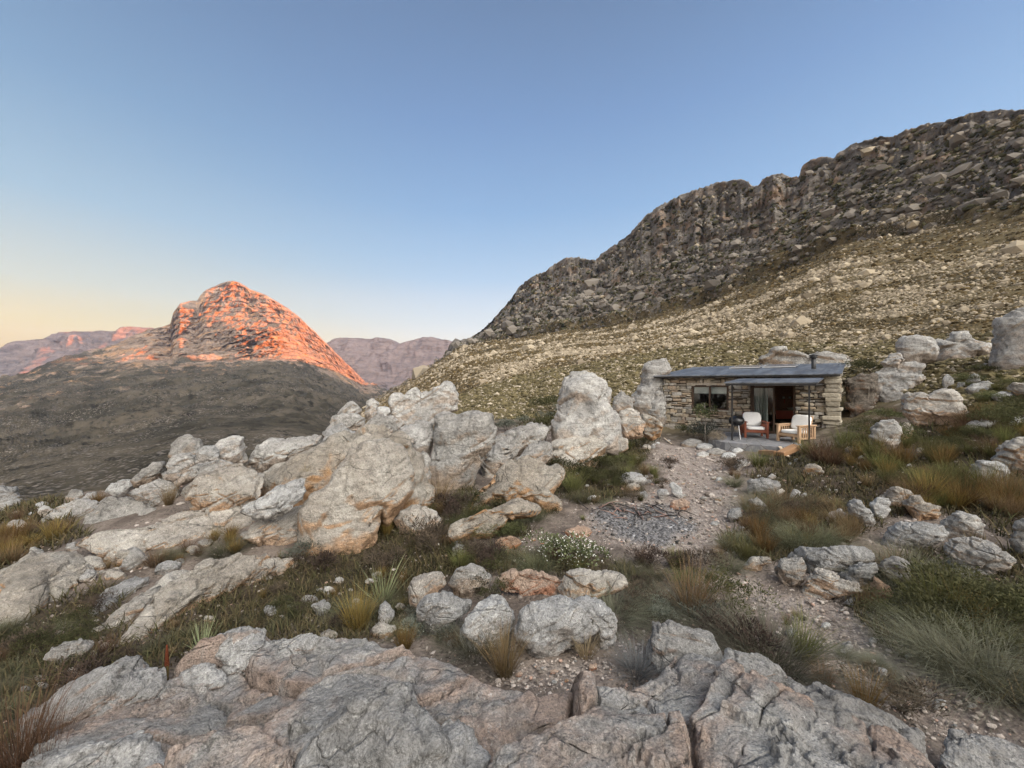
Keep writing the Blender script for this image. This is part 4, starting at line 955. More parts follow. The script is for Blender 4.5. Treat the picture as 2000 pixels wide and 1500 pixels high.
    scatter([(1400,1110),(1560,1170),(1700,1200),(1900,1360),(1960,1460),(1800,1400),(1600,1270),(1450,1190)], 24, (8, 34), 'small stone set in the trodden trail', 'stones in the trail', ['grey', 'warm', 'white'])
    scatter([(640,1110),(780,1090),(800,1130),(700,1180),(620,1230),(480,1220),(560,1150)], 12, (10, 26), 'pale stone on the dark floor of the gully', 'stones in the gully', ['white', 'grey'])
    scatter([(280,1260),(430,1200),(600,1150),(700,1120),(800,1140),(780,1230),(640,1245),(420,1250)], 9, (20, 60), 'low buff rock in the scrub between pink slab and foreground shelf', 'rocks in the gully scrub', ['warm', 'grey', 'warm'], name='rock', cat='rock')
    scatter([(0,1240),(160,1180),(240,1260),(120,1330),(0,1400)], 9, (20, 60), 'low grey rock in the scrub of the lower left slope', 'rocks of the lower left slope', ['grey', 'warm'], name='rock', cat='rock')
    scatter([(1000,1290),(1160,1280),(1240,1320),(1180,1345),(1020,1340)], 10, (8, 20), 'small pink stone on the sandy hollow behind the shelf', 'stones in the sandy hollow', ['red', 'white'])
    scatter([(1240,850),(1300,850),(1330,870),(1260,905),(1230,890)], 7, (8, 22), 'small stone by the tan boulders at the cabin end', 'stones at the cabin end', ['white', 'warm'])

# the bedrock shelf under the camera: one broken sheet of stone
def build_shelf():
    top = [(-60,1560),(-40,1480),(60,1420),(180,1395),(330,1340),(420,1300),(520,1272),(640,1255),(700,1258),(770,1262),(840,1272),(905,1295),(950,1322),(985,1345),(1060,1352),(1140,1350),(1215,1330),(1260,1290),(1300,1262),(1350,1275),(1440,1320),(1540,1352),(1640,1372),(1720,1405),(1800,1450),(1850,1520),(1900,1600)]
    pts = [ground_at(*p)[:2] for p in top]
    poly = np.array(pts + [(1.7, .3), (.9, -1.2), (-1.2, -1.2), (-1.9, .4)])
    az = np.radians(np.concatenate([np.linspace(-150, -66, 50, endpoint=False), np.linspace(-66, 62, 900, endpoint=False), np.linspace(62, 150, 50)]))
    r = np.concatenate([np.linspace(.25, 1.2, 30, endpoint=False), np.geomspace(1.2, 3.6, 460)])
    A, Rr = np.meshgrid(az, r, indexing='ij')
    x = (np.sin(A) * Rr).ravel(); y = (np.cos(A) * Rr).ravel()
    p = np.stack([x, y, np.zeros_like(x)], 1)
    wx = .10 * fbm(p / .5 + 3, 4)
    d = poly_dist(poly, x, y) + wx
    ins = sstep(.02, -.22, -d * -1) if False else 1 - sstep(-.26, .03, d)
    base = g0(x, y)
    # big joint blocks, each tilted its own way and stretched along the strike (left-down to right-up)
    def blocks(s, seed, stretch, warp):
        ang = math.radians(28)
        u = (x * math.cos(ang) + y * math.sin(ang)) / stretch; v = -x * math.sin(ang) + y * math.cos(ang)
        q = np.stack([u / s, v / s, np.zeros_like(x)], 1) + warp * np.stack([fbm(p / (s * .9) + k, 3) for k in (2, 8, 14)], 1) * np.array([1, 1, 0])
        b = np.floor(q[:, :2]).astype(int)
        f1 = np.full(len(x), 9.); f2 = f1.copy(); c1 = np.zeros(len(x)); tx = c1.copy(); ty = c1.copy(); ox = c1.copy(); oy = c1.copy()
        for dx in (-1, 0, 1):
            for dy in (-1, 0, 1):
                cx, cy = b[:, 0] + dx, b[:, 1] + dy
                sx = cx + .5 + .8 * (hash01(cx, cy, 1, seed) - .5); sy = cy + .5 + .8 * (hash01(cx, cy, 2, seed) - .5)
                dd = np.hypot(q[:, 0] - sx, q[:, 1] - sy); near = dd < f1
                f2 = np.where(near, f1, np.minimum(f2, dd)); f1 = np.where(near, dd, f1)
                c1 = np.where(near, hash01(cx, cy, 3, seed), c1); tx = np.where(near, hash01(cx, cy, 4, seed) - .5, tx); ty = np.where(near, hash01(cx, cy, 5, seed) - .5, ty)
                ox = np.where(near, q[:, 0] - sx, ox); oy = np.where(near, q[:, 1] - sy, oy)
        return f2 - f1, c1, (tx * ox + ty * oy) * s
    e1, c1, t1 = blocks(.62, 5, 1.9, .13)
    e2, c2, t2 = blocks(.24, 11, 2.0, .18)
    e3, c3, t3 = blocks(.095, 17, 1.6, .30)
    e4, c4, t4 = blocks(.040, 23, 1.4, .30)
    z = .10 * fbm(p / .8, 3)
    z += .17 * (c1 - .5) + .34 * t1 - .085 * np.exp(-(e1 / .028) ** 2)
    m2 = sstep(-.2, .5, fbm(p / .55 + 30, 2) + .15)
    z += m2 * (.075 * (c2 - .5) + .44 * t2 - .035 * np.exp(-(e2 / .04) ** 2))
    m3 = sstep(-.1, .4, fbm(p / .35 + 60, 2))
    z += m3 * (.026 * (c3 - .5) + .42 * t3 - .012 * np.exp(-(e3 / .07) ** 2))
    m4 = sstep(-.15, .3, fbm(p / .28 + 80, 3))
    z += m4 * (.009 * (c4 - .5) + .45 * t4)
    z += .018 * ridged(p / .24, 5, .58) + .008 * fbm(p / .05, 4, .65) - .03 * np.maximum(0, ridged(p / .55 + 21, 3) - .7)
    # terraces of thin beds
    lam = .06; u = z / lam + .8 * fbm(p / .5 + 9, 3); fr = u - np.floor(u)
    z += .85 * lam * (sstep(.36, .56, fr) - fr) * sstep(-.1, .3, fbm(p / .6 + 44, 2))
    h = ins * (.16 + z) - (1 - ins) * .30 - .30 * sstep(.0, .1, d) 
    near = 1 - sstep(.3, 1.25, np.hypot(x, y))
    V = np.stack([x, y, base + h * (1 - .5 * near) - .12 * near], 1)
    Fq = grid_faces(len(az), len(r))
    fresh = np.clip(.35 * np.exp(-(e1 / .10) ** 2) + .5 * (c2 - .5) * m2 + .2, 0, 1)
    o = link('rock_shelf', mesh_np('rock_shelf', V, Fq, True, np.stack([fresh, c1, c2], 1)), M_ROCK['slab'])
    tag(o, 'wide broken grey bedrock shelf across the bottom of the picture', 'rock')
# ------------------------------------------------------------------ vegetation
def leaf_material(name, rough=.8, trans=.25):
    m, nt, b = new_mat(name, rough, .15); N = NT(nt)
    oi = N.n('ShaderNodeObjectInfo').outputs['Random']
    hs = N.n('ShaderNodeHueSaturation'); N.L(N.attr('Col'), hs.inputs['Color'])
    N.L(N.mapr(oi, 0, 1, .62, 1.15), hs.inputs['Value']); N.L(N.mapr(oi, 0, 1, .485, .515), hs.inputs['Hue'])
    N.L(hs.outputs[0], b.inputs['Base Color'])
    tr = N.n('ShaderNodeBsdfTranslucent'); N.L(hs.outputs[0], tr.inputs['Color'])
    mx = N.n('ShaderNodeMixShader'); mx.inputs[0].default_value = trans
    N.L(b.outputs[0], mx.inputs[1]); N.L(tr.outputs[0], mx.inputs[2])
    N.L(mx.outputs[0], nt.nodes['Material Output'].inputs['Surface'])
    return m
M_LEAF = leaf_material('leaf')

def blades(root, az, lean, ln, w, droop, cols, r, seg=3, var=.25, stiff=1.0):
    """many tapering blades: arrays root (n,3), az, lean, ln, w, droop"""
    n = len(root); t = np.linspace(0, 1, seg + 1)
    dh = np.stack([np.cos(az), np.sin(az), np.zeros(n)], 1)
    sw = az + np.pi / 2 + r.uniform(-.9, .9, n)
    side = np.stack([np.cos(sw), np.sin(sw), np.zeros(n)], 1)
    V = np.zeros((n, seg + 1, 2, 3)); C = np.zeros((n, seg + 1, 2, 3))
    br = (1 + r.uniform(-var, var, n))[:, None]
    pick = r.uniform(0, 1, n)[:, None]
    for k, tt in enumerate(t):
        c = root + dh * (np.sin(lean) * ln * tt + droop * ln * tt ** 2.2 * .7)[:, None]
        c[:, 2] += np.cos(lean) * ln * tt - droop * ln * tt ** 2.4 * .55
        ww = (w * (1 - tt) ** .6 * (.55 + .45 * min(1, tt * 5)))[:, None]
        if k == seg: ww = ww * 0 + .0004
        V[:, k, 0] = c - side * ww / 2; V[:, k, 1] = c + side * ww / 2
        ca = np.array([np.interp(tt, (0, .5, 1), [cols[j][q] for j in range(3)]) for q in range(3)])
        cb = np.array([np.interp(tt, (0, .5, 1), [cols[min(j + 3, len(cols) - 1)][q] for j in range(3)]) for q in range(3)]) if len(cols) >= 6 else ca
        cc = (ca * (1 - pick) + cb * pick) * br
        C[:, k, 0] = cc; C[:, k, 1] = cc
    base = (np.arange(n) * (seg + 1) * 2)[:, None]
    Fq = np.concatenate([base + np.array([[2 * k, 2 * k + 1, 2 * k + 3, 2 * k + 2]]) for k in range(seg)])
    return V.reshape(-1, 3), Fq, C.reshape(-1, 3)

def tuft_mesh(name, seed, n=200, h=1.0, r0=.10, lean=(.0, .55), w=.008, droop=(.0, .35), cols=None, seg=3, even=1.0):
    r = np.random.default_rng(seed)
    a = r.uniform(0, 2 * np.pi, n); q = r0 * np.sqrt(r.uniform(0, 1, n))
    root = np.stack([q * np.cos(a), q * np.sin(a), np.full(n, -.03)], 1)
    az = a + r.normal(0, .6, n)
    ln = h * (1 - .55 * r.uniform(0, 1, n) ** 1.5)
    le = lean[0] + (lean[1] - lean[0]) * r.uniform(0, 1, n) ** even
    # a few sub-bunches so that the outline is uneven
    k = r.integers(0, 7, n); kk = r.uniform(.72, 1.1, 7); ln = ln * kk[k]
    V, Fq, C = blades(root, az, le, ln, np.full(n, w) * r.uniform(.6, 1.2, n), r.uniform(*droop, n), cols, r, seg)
    return mesh_np(name, V, Fq, True, C)

def shrub_mesh(name, seed, n=900, rad=.5, h=.5, leaf=.03, cols=((.05, .06, .025), (.09, .10, .05)), stem=(.12, .09, .07), lobes=9, flowers=0, fcol=(.75, .73, .66), aspect=2.2, stems=26):
    r = np.random.default_rng(seed)
    la = r.uniform(0, 2 * np.pi, lobes); lr = rad * r.uniform(.15, .72, lobes)
    ctr = np.stack([lr * np.cos(la), lr * np.sin(la), h * r.uniform(.25, .62, lobes)], 1)
    lsz = r.uniform(.26, .46, lobes)
    k = r.integers(0, lobes, n)
    d = r.normal(size=(n, 3)); d /= np.linalg.norm(d, axis=1)[:, None]; d[:, 2] = np.abs(d[:, 2]) * 1.0 - .25 * (r.uniform(size=n) < .3)
    rr = r.uniform(.25, 1.0, n) ** .45
    p = ctr[k] + d * (rr * lsz[k])[:, None] * np.array([rad, rad, h * .95])
    p[:, 2] = np.maximum(p[:, 2], .01)
    nd = d + r.normal(0, .55, (n, 3)); nd[:, 2] += .5; nd /= np.linalg.norm(nd, axis=1)[:, None]
    s = np.cross(nd, r.normal(size=(n, 3))); s /= np.linalg.norm(s, axis=1)[:, None]
    L = leaf * r.uniform(.6, 1.3, n)[:, None]; W = L / aspect
    V = np.stack([p, p + nd * L * .5 + s * W * .5, p + nd * L, p + nd * L * .5 - s * W * .5], 1)
    tone = np.clip(.5 + .9 * fbm(p / (.35 * rad) + seed, 2) + r.normal(0, .18, n), 0, 1)[:, None]
    C = np.array(cols[0]) * (1 - tone) + np.array(cols[1]) * tone
    if flowers:
        topw = r.permutation(np.nonzero(rr > .8)[0])[:flowers]
        C[topw] = fcol; V[topw] = V[topw, :1] + (V[topw] - V[topw, :1]) * .55
    C = np.repeat(C[:, None], 4, 1)
    Vs, Fs, Cs = [V.reshape(-1, 3)], [np.arange(n * 4).reshape(-1, 4)], [C.reshape(-1, 3)]
    a = r.uniform(0, 2 * np.pi, stems)
    tip = ctr[r.integers(0, lobes, stems)] + r.normal(0, .1 * rad, (stems, 3))
    ln = np.linalg.norm(tip, axis=1); le = np.arccos(np.clip(tip[:, 2] / ln, -1, 1))
    V2, F2, C2 = blades(np.stack([.06 * rad * np.cos(a), .06 * rad * np.sin(a), np.full(stems, -.03)], 1), np.arctan2(tip[:, 1], tip[:, 0]), le, ln, np.full(stems, .012), np.zeros(stems), [stem] * 3, r)
    return mesh_np(name, np.concatenate([Vs[0], V2]), [Fs[0], F2 + len(Vs[0])], True, np.concatenate([Cs[0], C2]))

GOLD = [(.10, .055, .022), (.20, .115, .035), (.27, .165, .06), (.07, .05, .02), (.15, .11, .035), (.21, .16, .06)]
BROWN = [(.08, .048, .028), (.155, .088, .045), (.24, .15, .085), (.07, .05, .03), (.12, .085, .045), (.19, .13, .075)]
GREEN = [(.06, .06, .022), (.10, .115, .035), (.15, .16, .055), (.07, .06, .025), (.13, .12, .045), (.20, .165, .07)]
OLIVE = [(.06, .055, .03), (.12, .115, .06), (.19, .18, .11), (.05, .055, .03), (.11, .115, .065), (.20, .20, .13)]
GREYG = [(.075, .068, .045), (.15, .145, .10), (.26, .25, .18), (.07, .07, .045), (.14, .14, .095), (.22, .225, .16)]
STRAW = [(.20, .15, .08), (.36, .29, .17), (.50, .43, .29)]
SLATE = [(.07, .07, .07), (.13, .135, .135), (.22, .225, .225)]
def make_protos():
    P = {}
    def T(k, name, cols, n, **kw): P[k] = [tuft_mesh(name, 50 + 7 * j + len(P) * 31, n=n, cols=cols, **kw) for j in range(4)]
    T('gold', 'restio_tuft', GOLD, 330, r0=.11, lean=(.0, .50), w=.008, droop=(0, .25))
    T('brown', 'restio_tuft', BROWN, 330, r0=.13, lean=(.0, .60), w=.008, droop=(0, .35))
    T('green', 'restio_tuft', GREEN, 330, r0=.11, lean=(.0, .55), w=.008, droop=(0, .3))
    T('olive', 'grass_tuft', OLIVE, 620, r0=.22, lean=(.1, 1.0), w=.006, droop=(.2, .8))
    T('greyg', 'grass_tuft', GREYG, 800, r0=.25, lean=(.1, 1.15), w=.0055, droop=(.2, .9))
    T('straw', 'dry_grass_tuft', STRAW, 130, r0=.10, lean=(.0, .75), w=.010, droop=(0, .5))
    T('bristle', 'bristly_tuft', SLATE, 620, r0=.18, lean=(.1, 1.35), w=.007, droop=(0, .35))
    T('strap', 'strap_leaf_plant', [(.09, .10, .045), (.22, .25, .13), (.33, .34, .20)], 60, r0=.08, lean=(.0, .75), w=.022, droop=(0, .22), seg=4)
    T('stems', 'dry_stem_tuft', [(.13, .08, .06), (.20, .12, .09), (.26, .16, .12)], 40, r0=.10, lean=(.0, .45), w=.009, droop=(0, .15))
    def S(k, name, **kw): P[k] = [shrub_mesh(name, 90 + 5 * j + len(P) * 17, **kw) for j in range(4)]
    S('dark', 'shrub', n=2600, rad=.55, h=.5, leaf=.034, aspect=2.8, cols=((.026, .028, .012), (.085, .082, .036)))
    S('mid', 'shrub', n=2600, rad=.55, h=.5, leaf=.036, aspect=3.2, cols=((.05, .055, .022), (.135, .135, .06)))
    S('greys', 'shrub', n=1400, rad=.5, h=.5, leaf=.05, cols=((.09, .10, .075), (.235, .245, .20)), aspect=3)
    S('twig', 'dry_shrub', n=1100, rad=.5, h=.5, leaf=.07, cols=((.035, .028, .022), (.13, .095, .07)), aspect=6, stems=60)
    S('flower', 'flowering_shrub', n=1500, rad=.55, h=.5, leaf=.045, cols=((.06, .07, .03), (.16, .17, .085)), flowers=420, aspect=1.6)
    S('pale', 'pale_dry_shrub', n=2200, rad=.5, h=.95, leaf=.07, cols=((.24, .20, .14), (.42, .36, .27)), aspect=5, stems=20)
    return P

PLANTS = []
def plant(P, k, px, py, hpx, label, cat, group=None, wide=1.0, Y=None, lean=0.0):
    r = np.random.default_rng(int(px * 31 + py * 17))
    if Y is None: q = ground_at(px, py)
    else:
        x = (px - 1000) / F * Y; q = np.array([x, Y, (750 - py) / F * Y])
    me = P[k][r.integers(0, len(P[k]))]
    h0 = max(v.co.z for v in me.vertices) if 'h0' not in me else me['h0']
    me['h0'] = h0
    s = hpx / F * q[1] / h0
    o = link(me.name.split('.')[0], me, M_LEAF, loc=q)
    if not me.materials: me.materials.append(M_LEAF)
    o.rotation_euler = (lean * .5, lean, r.uniform(0, 6.28))
    o.scale = (s * wide * r.uniform(.9, 1.1), s * wide * r.uniform(.9, 1.1), s)
    tag(o, label, cat, group)
    return o

def build_plants():
    P = make_protos()
    h = lambda *a, **k: plant(P, *a, **k)
    h('gold', 700, 1232, 105, 'golden rust restio clump at the centre of the dark gully', 'restio', wide=1.25)
    h('strap', 748, 1180, 88, 'pale green strap leaved plant behind the golden restio in the gully', 'plant', wide=1.2)
    h('strap', 395, 1285, 80, 'sparse aloe like plant with upright pale spikes below the pink slab', 'plant', wide=.6)
    h('brown', 985, 1318, 120, 'brown grass clump growing between the two foreground boulders', 'grass tuft', wide=.9)
    h('straw', 1145, 1285, 75, 'straw coloured dry tuft in front of the biggest rounded boulder', 'grass tuft', wide=1.3)
    h('greyg', 930, 1285, 75, 'grey green fine grass at the foot of the double humped boulder', 'grass tuft')
    h('bristle', 1242, 1318, 78, 'slate grey bristly cushion plant right of the rounded boulders', 'cushion plant', wide=1.1)
    h('greyg', 1200, 1215, 75, 'grey green grass mound on the large cream boulder of the middle row', 'grass tuft', wide=1.2)
    h('brown', 1352, 1200, 120, 'tall brown restio mound left of the trail', 'restio', wide=1.2)
    h('green', 1318, 1110, 55, 'bright green restio below the fire pit', 'restio', wide=1.2)
    h('mid', 1425, 1190, 75, 'leafy green shrub touching the tall brown restio mound', 'shrub', wide=1.1)
    h('greys', 1385, 1215, 45, 'silvery leaved little shrub under the tall brown restio mound', 'shrub')
    h('greyg', 1500, 1305, 130, 'large grey grass mound on the left side of the trail', 'grass tuft', wide=1.25)
    h('green', 1568, 1285, 105, 'green restio leaning over the trail beside the grey grass mound', 'restio', wide=1.2, lean=.15)
    h('twig', 1462, 1275, 70, 'dark twiggy shrub behind the large grey grass mound', 'shrub', wide=1.2)
    h('gold', 1688, 1395, 105, 'upright golden restio at the edge of the lower right slab', 'restio', wide=1.1)
    h('brown', 1610, 1352, 70, 'reddish dry tuft left of the upright golden restio', 'restio')
    h('twig', 1760, 1385, 70, 'thin grey twiggy shrub right of the upright golden restio', 'shrub', wide=1.4)
    h('brown', 1690, 1190, 66, 'small fountain shaped tuft before the rust red rock', 'restio', wide=.9)
    h('green', 1835, 1215, 128, 'big leaning green gold restio at the right', 'restio', wide=1.2, lean=-.15)
    h('gold', 1880, 1225, 95, 'golden restio at the right foot of the big leaning one', 'restio', wide=1.2, lean=.2)
    h('mid', 1950, 1210, 110, 'loose green shrub over the grey green boulder at the right', 'shrub', wide=1.4)
    h('greyg', 1940, 1345, 112, 'wide drooping grey green grass mound at the right edge', 'grass tuft', wide=1.35)
    h('olive', 1870, 1330, 84, 'olive grass mound left of the drooping one at the right edge', 'grass tuft', wide=1.3)
    h('mid', 1760, 1225, 55, 'low leafy plant on the trail edge under the big leaning restio', 'shrub', wide=1.3)
    h('stems', 615, 1300, 60, 'thin brown dry stems rising from the foreground shelf', 'dry stems', wide=.7)
    h('stems', 465, 1325, 50, 'reddish dry stems against the peaked foreground boulder', 'dry stems', wide=1.2)
    h('flower', 1110, 1098, 62, 'white flowering shrub left of the fire pit', 'shrub', wide=1.3)
    h('greys', 605, 1092, 42, 'silver grey shrub under the overhang of the orange stained boulder', 'shrub', wide=1.2)
    h('green', 1480, 912, 42, 'green tuft in front of the terrace edge', 'grass tuft', wide=1.5)
    h('brown', 1600, 905, 66, 'dark restio hiding the right corner of the terrace', 'restio', wide=1.3)
    h('mid', 1700, 728, 30, 'green bush between cabin and grey rock stack', 'bush', wide=1.5, Y=15.5)
    h('mid', 1062, 868, 70, 'green bush at the left of the tall rock pillar', 'bush', wide=.9)
    h('green', 900, 1112, 45, 'yellow green tuft above the middle row of boulders', 'grass tuft', wide=1.6)
    h('gold', 900, 1165, 50, 'golden tuft covering the second boulder of the middle row', 'restio', wide=1.2)
    h('dark', 955, 1170, 50, 'dark leafy shrub left of the salmon red rock', 'shrub')
    h('twig', 850, 1075, 75, 'brown twiggy bush by the stocky cream boulder', 'shrub', wide=1.0)
    h('brown', 855, 985, 60, 'brown grass under the shield shaped boulder', 'grass tuft', wide=1.4)
    h('green', 1120, 965, 60, 'green reeds right of the animal shaped boulder', 'restio', wide=1.3)
    h('brown', 30, 1530, 230, 'tall brown grass in the bottom left corner', 'grass tuft', wide=.8)
    h('brown', 95, 1520, 150, 'thinner brown grass beside the tall grass in the bottom left corner', 'grass tuft', wide=.9)
    h('gold', 790, 1270, 60, 'short golden tuft under the blue grey boulder', 'restio', wide=1.2)
    h('gold', 600, 930, 28, 'little ochre tuft in a crack of the big rock mass', 'grass tuft', wide=1.3, Y=5.6)
    h('brown', 330, 985, 50, 'brown reeds in the crevice below the boulder stack', 'restio', wide=.9, Y=5.4)
    h('gold', 190, 985, 34, 'orange brown tuft on the left skyline slope', 'restio', wide=1.5)
    r = np.random.default_rng(77)
    used = []
    def zone(poly, n, kinds, hp, label, cat, group, gap=10):
        Q = np.array(poly, float); k = 0; t = 0
        while k < n and t < n * 40:
            t += 1
            x = r.uniform(Q[:, 0].min(), Q[:, 0].max()); y = r.uniform(Q[:, 1].min(), Q[:, 1].max())
            if poly_dist(Q, np.array([x]), np.array([y]))[0] > 0: continue
            if any(abs(x - a) < gap and abs(y - b) < gap * .6 for a, b in used): continue
            used.append((x, y))
            kk = kinds[r.integers(len(kinds))]
            nm, ct = label[kk] if isinstance(label, dict) else (label, cat)
            plant(P, kk, x, y, r.uniform(*hp), nm, ct, group + (' %s' % ct if isinstance(label, dict) else ''), wide=r.uniform(1.0, 1.6))
            k += 1
    def lab(where):
        return {'gold': ('golden restio tuft ' + where, 'restio'), 'brown': ('brown restio tuft ' + where, 'restio'), 'green': ('green restio tuft ' + where, 'restio'),
                'olive': ('olive grass tuft ' + where, 'grass tuft'), 'greyg': ('grey green grass tuft ' + where, 'grass tuft'), 'dark': ('dark green shrub ' + where, 'shrub'),
                'mid': ('mid green shrub ' + where, 'shrub'), 'greys': ('silvery shrub ' + where, 'shrub'), 'twig': ('dry twiggy shrub ' + where, 'dry shrub')}
    zone([(560,1110),(700,1080),(760,1010),(800,1050),(870,1080),(800,1110),(790,1220),(650,1245),(540,1200),(480,1160)], 19, ['dark', 'olive', 'brown', 'gold', 'twig'], (20, 46), lab('in the dark gully below the orange stained boulder'), '', 'gully plants')
    zone([(330,1230),(480,1160),(560,1130),(600,1200),(620,1240),(430,1240),(300,1300),(250,1300)], 9, ['dark', 'olive', 'brown'], (16, 34), lab('along the foot of the long pink slab'), '', 'plants under the pink slab')
    zone([(-10,1225),(100,1190),(170,1170),(240,1255),(300,1290),(110,1350),(-10,1440)], 19, ['dark', 'olive', 'brown', 'olive', 'twig'], (24, 56), lab('on the lower left slope'), '', 'lower left plants')
    zone([(-10,1010),(120,1040),(125,1070),(20,1100),(-10,1125)], 14, ['gold', 'brown'], (28, 52), lab('on the far left slope above the domed slab'), '', 'far left plants')
    zone([(300,1075),(440,1045),(500,1040),(480,1080),(400,1095),(320,1115),(200,1125),(170,1120)], 16, ['gold', 'brown', 'olive'], (24, 46), lab('between the long ledges of the left slope'), '', 'ledge plants')
    zone([(830,1000),(900,965),(930,1000),(1010,985),(1060,1005),(1010,1050),(870,1065),(960,1090),(1180,1105),(1190,1125),(960,1115),(820,1105)], 32, ['dark', 'brown', 'mid', 'twig', 'olive', 'green'], (22, 48), lab('around the cream boulders in the middle'), '', 'middle plants')
    zone([(1265,900),(1310,900),(1320,930),(1275,975),(1180,990),(1150,1020),(1120,1035),(1150,980),(1240,960)], 12, ['olive', 'brown', 'green', 'twig'], (12, 28), lab('along the left edge of the gravel path'), '', 'left path edge plants')
    zone([(1415,900),(1440,910),(1440,960),(1465,1010),(1460,1060),(1400,1110),(1385,1095),(1440,1050),(1430,1000)], 13, ['brown', 'gold', 'olive', 'twig'], (14, 34), lab('along the right edge of the gravel path'), '', 'right path edge plants')
    zone([(1480,1195),(1560,1200),(1640,1250),(1720,1300),(1860,1420),(1800,1420),(1660,1310),(1560,1240)], 12, ['olive', 'brown', 'twig', 'greyg'], (14, 34), lab('in the trodden trail at the lower right'), '', 'trail plants')
    zone([(1100,935),(1190,890),(1270,858),(1250,890),(1230,945),(1140,985),(1095,975)], 18, ['dark', 'green', 'mid', 'olive'], (16, 38), lab('at the foot of the tall rock pillar'), '', 'pillar foot plants')
    zone([(1560,880),(1700,872),(1800,850),(2010,800),(2010,905),(1880,900),(1860,950),(1700,960),(1620,930)], 46, ['brown', 'gold', 'green', 'mid', 'brown'], (28, 60), lab('on the right slope below the cabin bank'), '', 'right slope plants')
    zone([(1760,960),(1880,950),(2010,960),(2010,1040),(1930,1020),(1860,1000),(1780,1010)], 26, ['gold', 'brown', 'green'], (40, 80), lab('around the mottled boulder on the right'), '', 'upper right restios')
    zone([(1460,1000),(1540,975),(1640,985),(1650,1020),(1720,1060),(1600,1070),(1460,1100),(1445,1050)], 28, ['gold', 'brown', 'olive', 'green', 'twig'], (26, 60), lab('between the gravel and the lichened outcrop'), '', 'outcrop plants')
    zone([(1660,890),(1690,830),(1765,800),(1770,850),(1720,885)], 14, ['mid', 'dark', 'green', 'brown'], (16, 36), lab('on the bank beside the right cabin wall'), '', 'cabin bank plants')
    zone([(1850,745),(1930,725),(2010,765),(2010,850),(1890,870),(1780,880),(1765,850),(1890,825)], 30, ['mid', 'dark', 'green', 'mid'], (14, 32), lab('on the green bank under the squared rock block'), '', 'green bank plants')
    zone([(1700,1165),(1800,1100),(1860,1160),(2010,1200),(2010,1260),(1850,1330),(1760,1230)], 16, ['olive', 'mid', 'greyg', 'brown'], (50, 90), lab('on the lower right beside the trail'), '', 'lower right plants')
    zone([(1290,1090),(1440,1105),(1400,1140),(1330,1150),(1270,1180),(1210,1130),(1190,1100)], 12, ['brown', 'olive', 'twig', 'mid'], (26, 50), lab('between the fire pit and the tall brown restio'), '', 'plants below the fire pit')
    zone([(640,1245),(780,1235),(800,1200),(900,1265),(980,1290),(880,1275),(760,1265)], 9, ['brown', 'olive', 'greys'], (22, 44), lab('along the back edge of the foreground shelf'), '', 'shelf edge plants')
    zone([(1230,1180),(1300,1190),(1420,1230),(1440,1260),(1320,1210),(1240,1230)], 8, ['greyg', 'greys', 'twig'], (30, 55), lab('behind the grey boulder at the end of the row'), '', 'row end plants')
    zone([(600,880),(700,830),(760,815),(700,870),(560,930)], 6, ['olive', 'mid'], (12, 24), lab('in cracks of the left rock ridge'), '', 'ridge plants')
    zone([(960,840),(1060,820),(1080,760),(1110,820),(1000,870)], 8, ['mid', 'dark', 'greys'], (16, 34), lab('between shield boulder and tall pillar'), '', 'saddle plants')
    return P

def cover():
    """low matted growth on the vegetated soil, and the loose gravel of the bare soil"""
    r = np.random.default_rng(9)
    n = 210000
    az = r.uniform(-.98, .98, n); R = np.exp(r.uniform(math.log(2.0), math.log(16), n))
    x = np.sin(az) * R; y = np.cos(az) * R
    d = np.full(n, 9.)
    for Pp in VEG: d = np.minimum(d, poly_dist(Pp, x, y))
    nz = fbm(np.stack([x / .5, y / .5, x * 0], 1), 3)
    keep = np.nonzero((d < .15 + .25 * nz) & (r.uniform(size=n) < .55 + .8 * nz))[0][:52000]
    x, y, R = x[keep], y[keep], R[keep]; m = len(x)
    z = g(x, y)
    hh = .05 * R ** .45 * r.uniform(.6, 1.7, m) * (1 + .6 * nz[keep])
    V, Fq, C = blades(np.stack([x, y, z - .01], 1), r.uniform(0, 6.28, m), r.uniform(.1, 1.1, m), hh, .0042 * R ** .75, r.uniform(0, .6, m),
                      [(.03, .03, .014), (.06, .06, .026), (.10, .095, .045), (.05, .036, .022), (.10, .07, .04), (.15, .11, .06)], r, seg=2, var=.4)
    o = link('grass', mesh_np('grass', V, Fq, True, C), M_LEAF); tag(o, kind='stuff')
    # gravel
    n = 90000
    az = r.uniform(-.98, .98, n); R = np.exp(r.uniform(math.log(1.5), math.log(14), n))
    x = np.sin(az) * R; y = np.cos(az) * R
    pd = np.minimum(np.minimum(poly_dist(GRAVEL, x, y), poly_dist(TRAIL, x, y)), poly_dist(SAND, x, y))
    ad = poly_dist(ASH, x, y)
    pr = np.where(pd < .1, .55, .16) + .3 * (ad < .1)
    keep = np.nonzero(r.uniform(size=n) < pr)[0][:40000]
    x, y, R = x[keep], y[keep], R[keep]; m = len(x); ad = ad[keep]
    z = g(x, y)
    S = .0025 * R ** .75 * np.exp(r.normal(0, .5, m))
    tone = r.uniform(size=m)[:, None]
    C = (1 - tone) * np.array([.13, .105, .088]) + tone * np.array([.44, .385, .34])
    C = np.where((r.uniform(size=m) < .08)[:, None], np.array([.40, .27, .21]), C)
    C = np.where(((ad < .05 + .4 * (r.uniform(size=m) - .5)) & (r.uniform(size=m) < .7))[:, None], np.where((r.uniform(size=m) < .7)[:, None], .025, .34) * np.ones(3), C)
    stones_mesh('gravel', np.stack([x, y, z], 1), S, C, r)

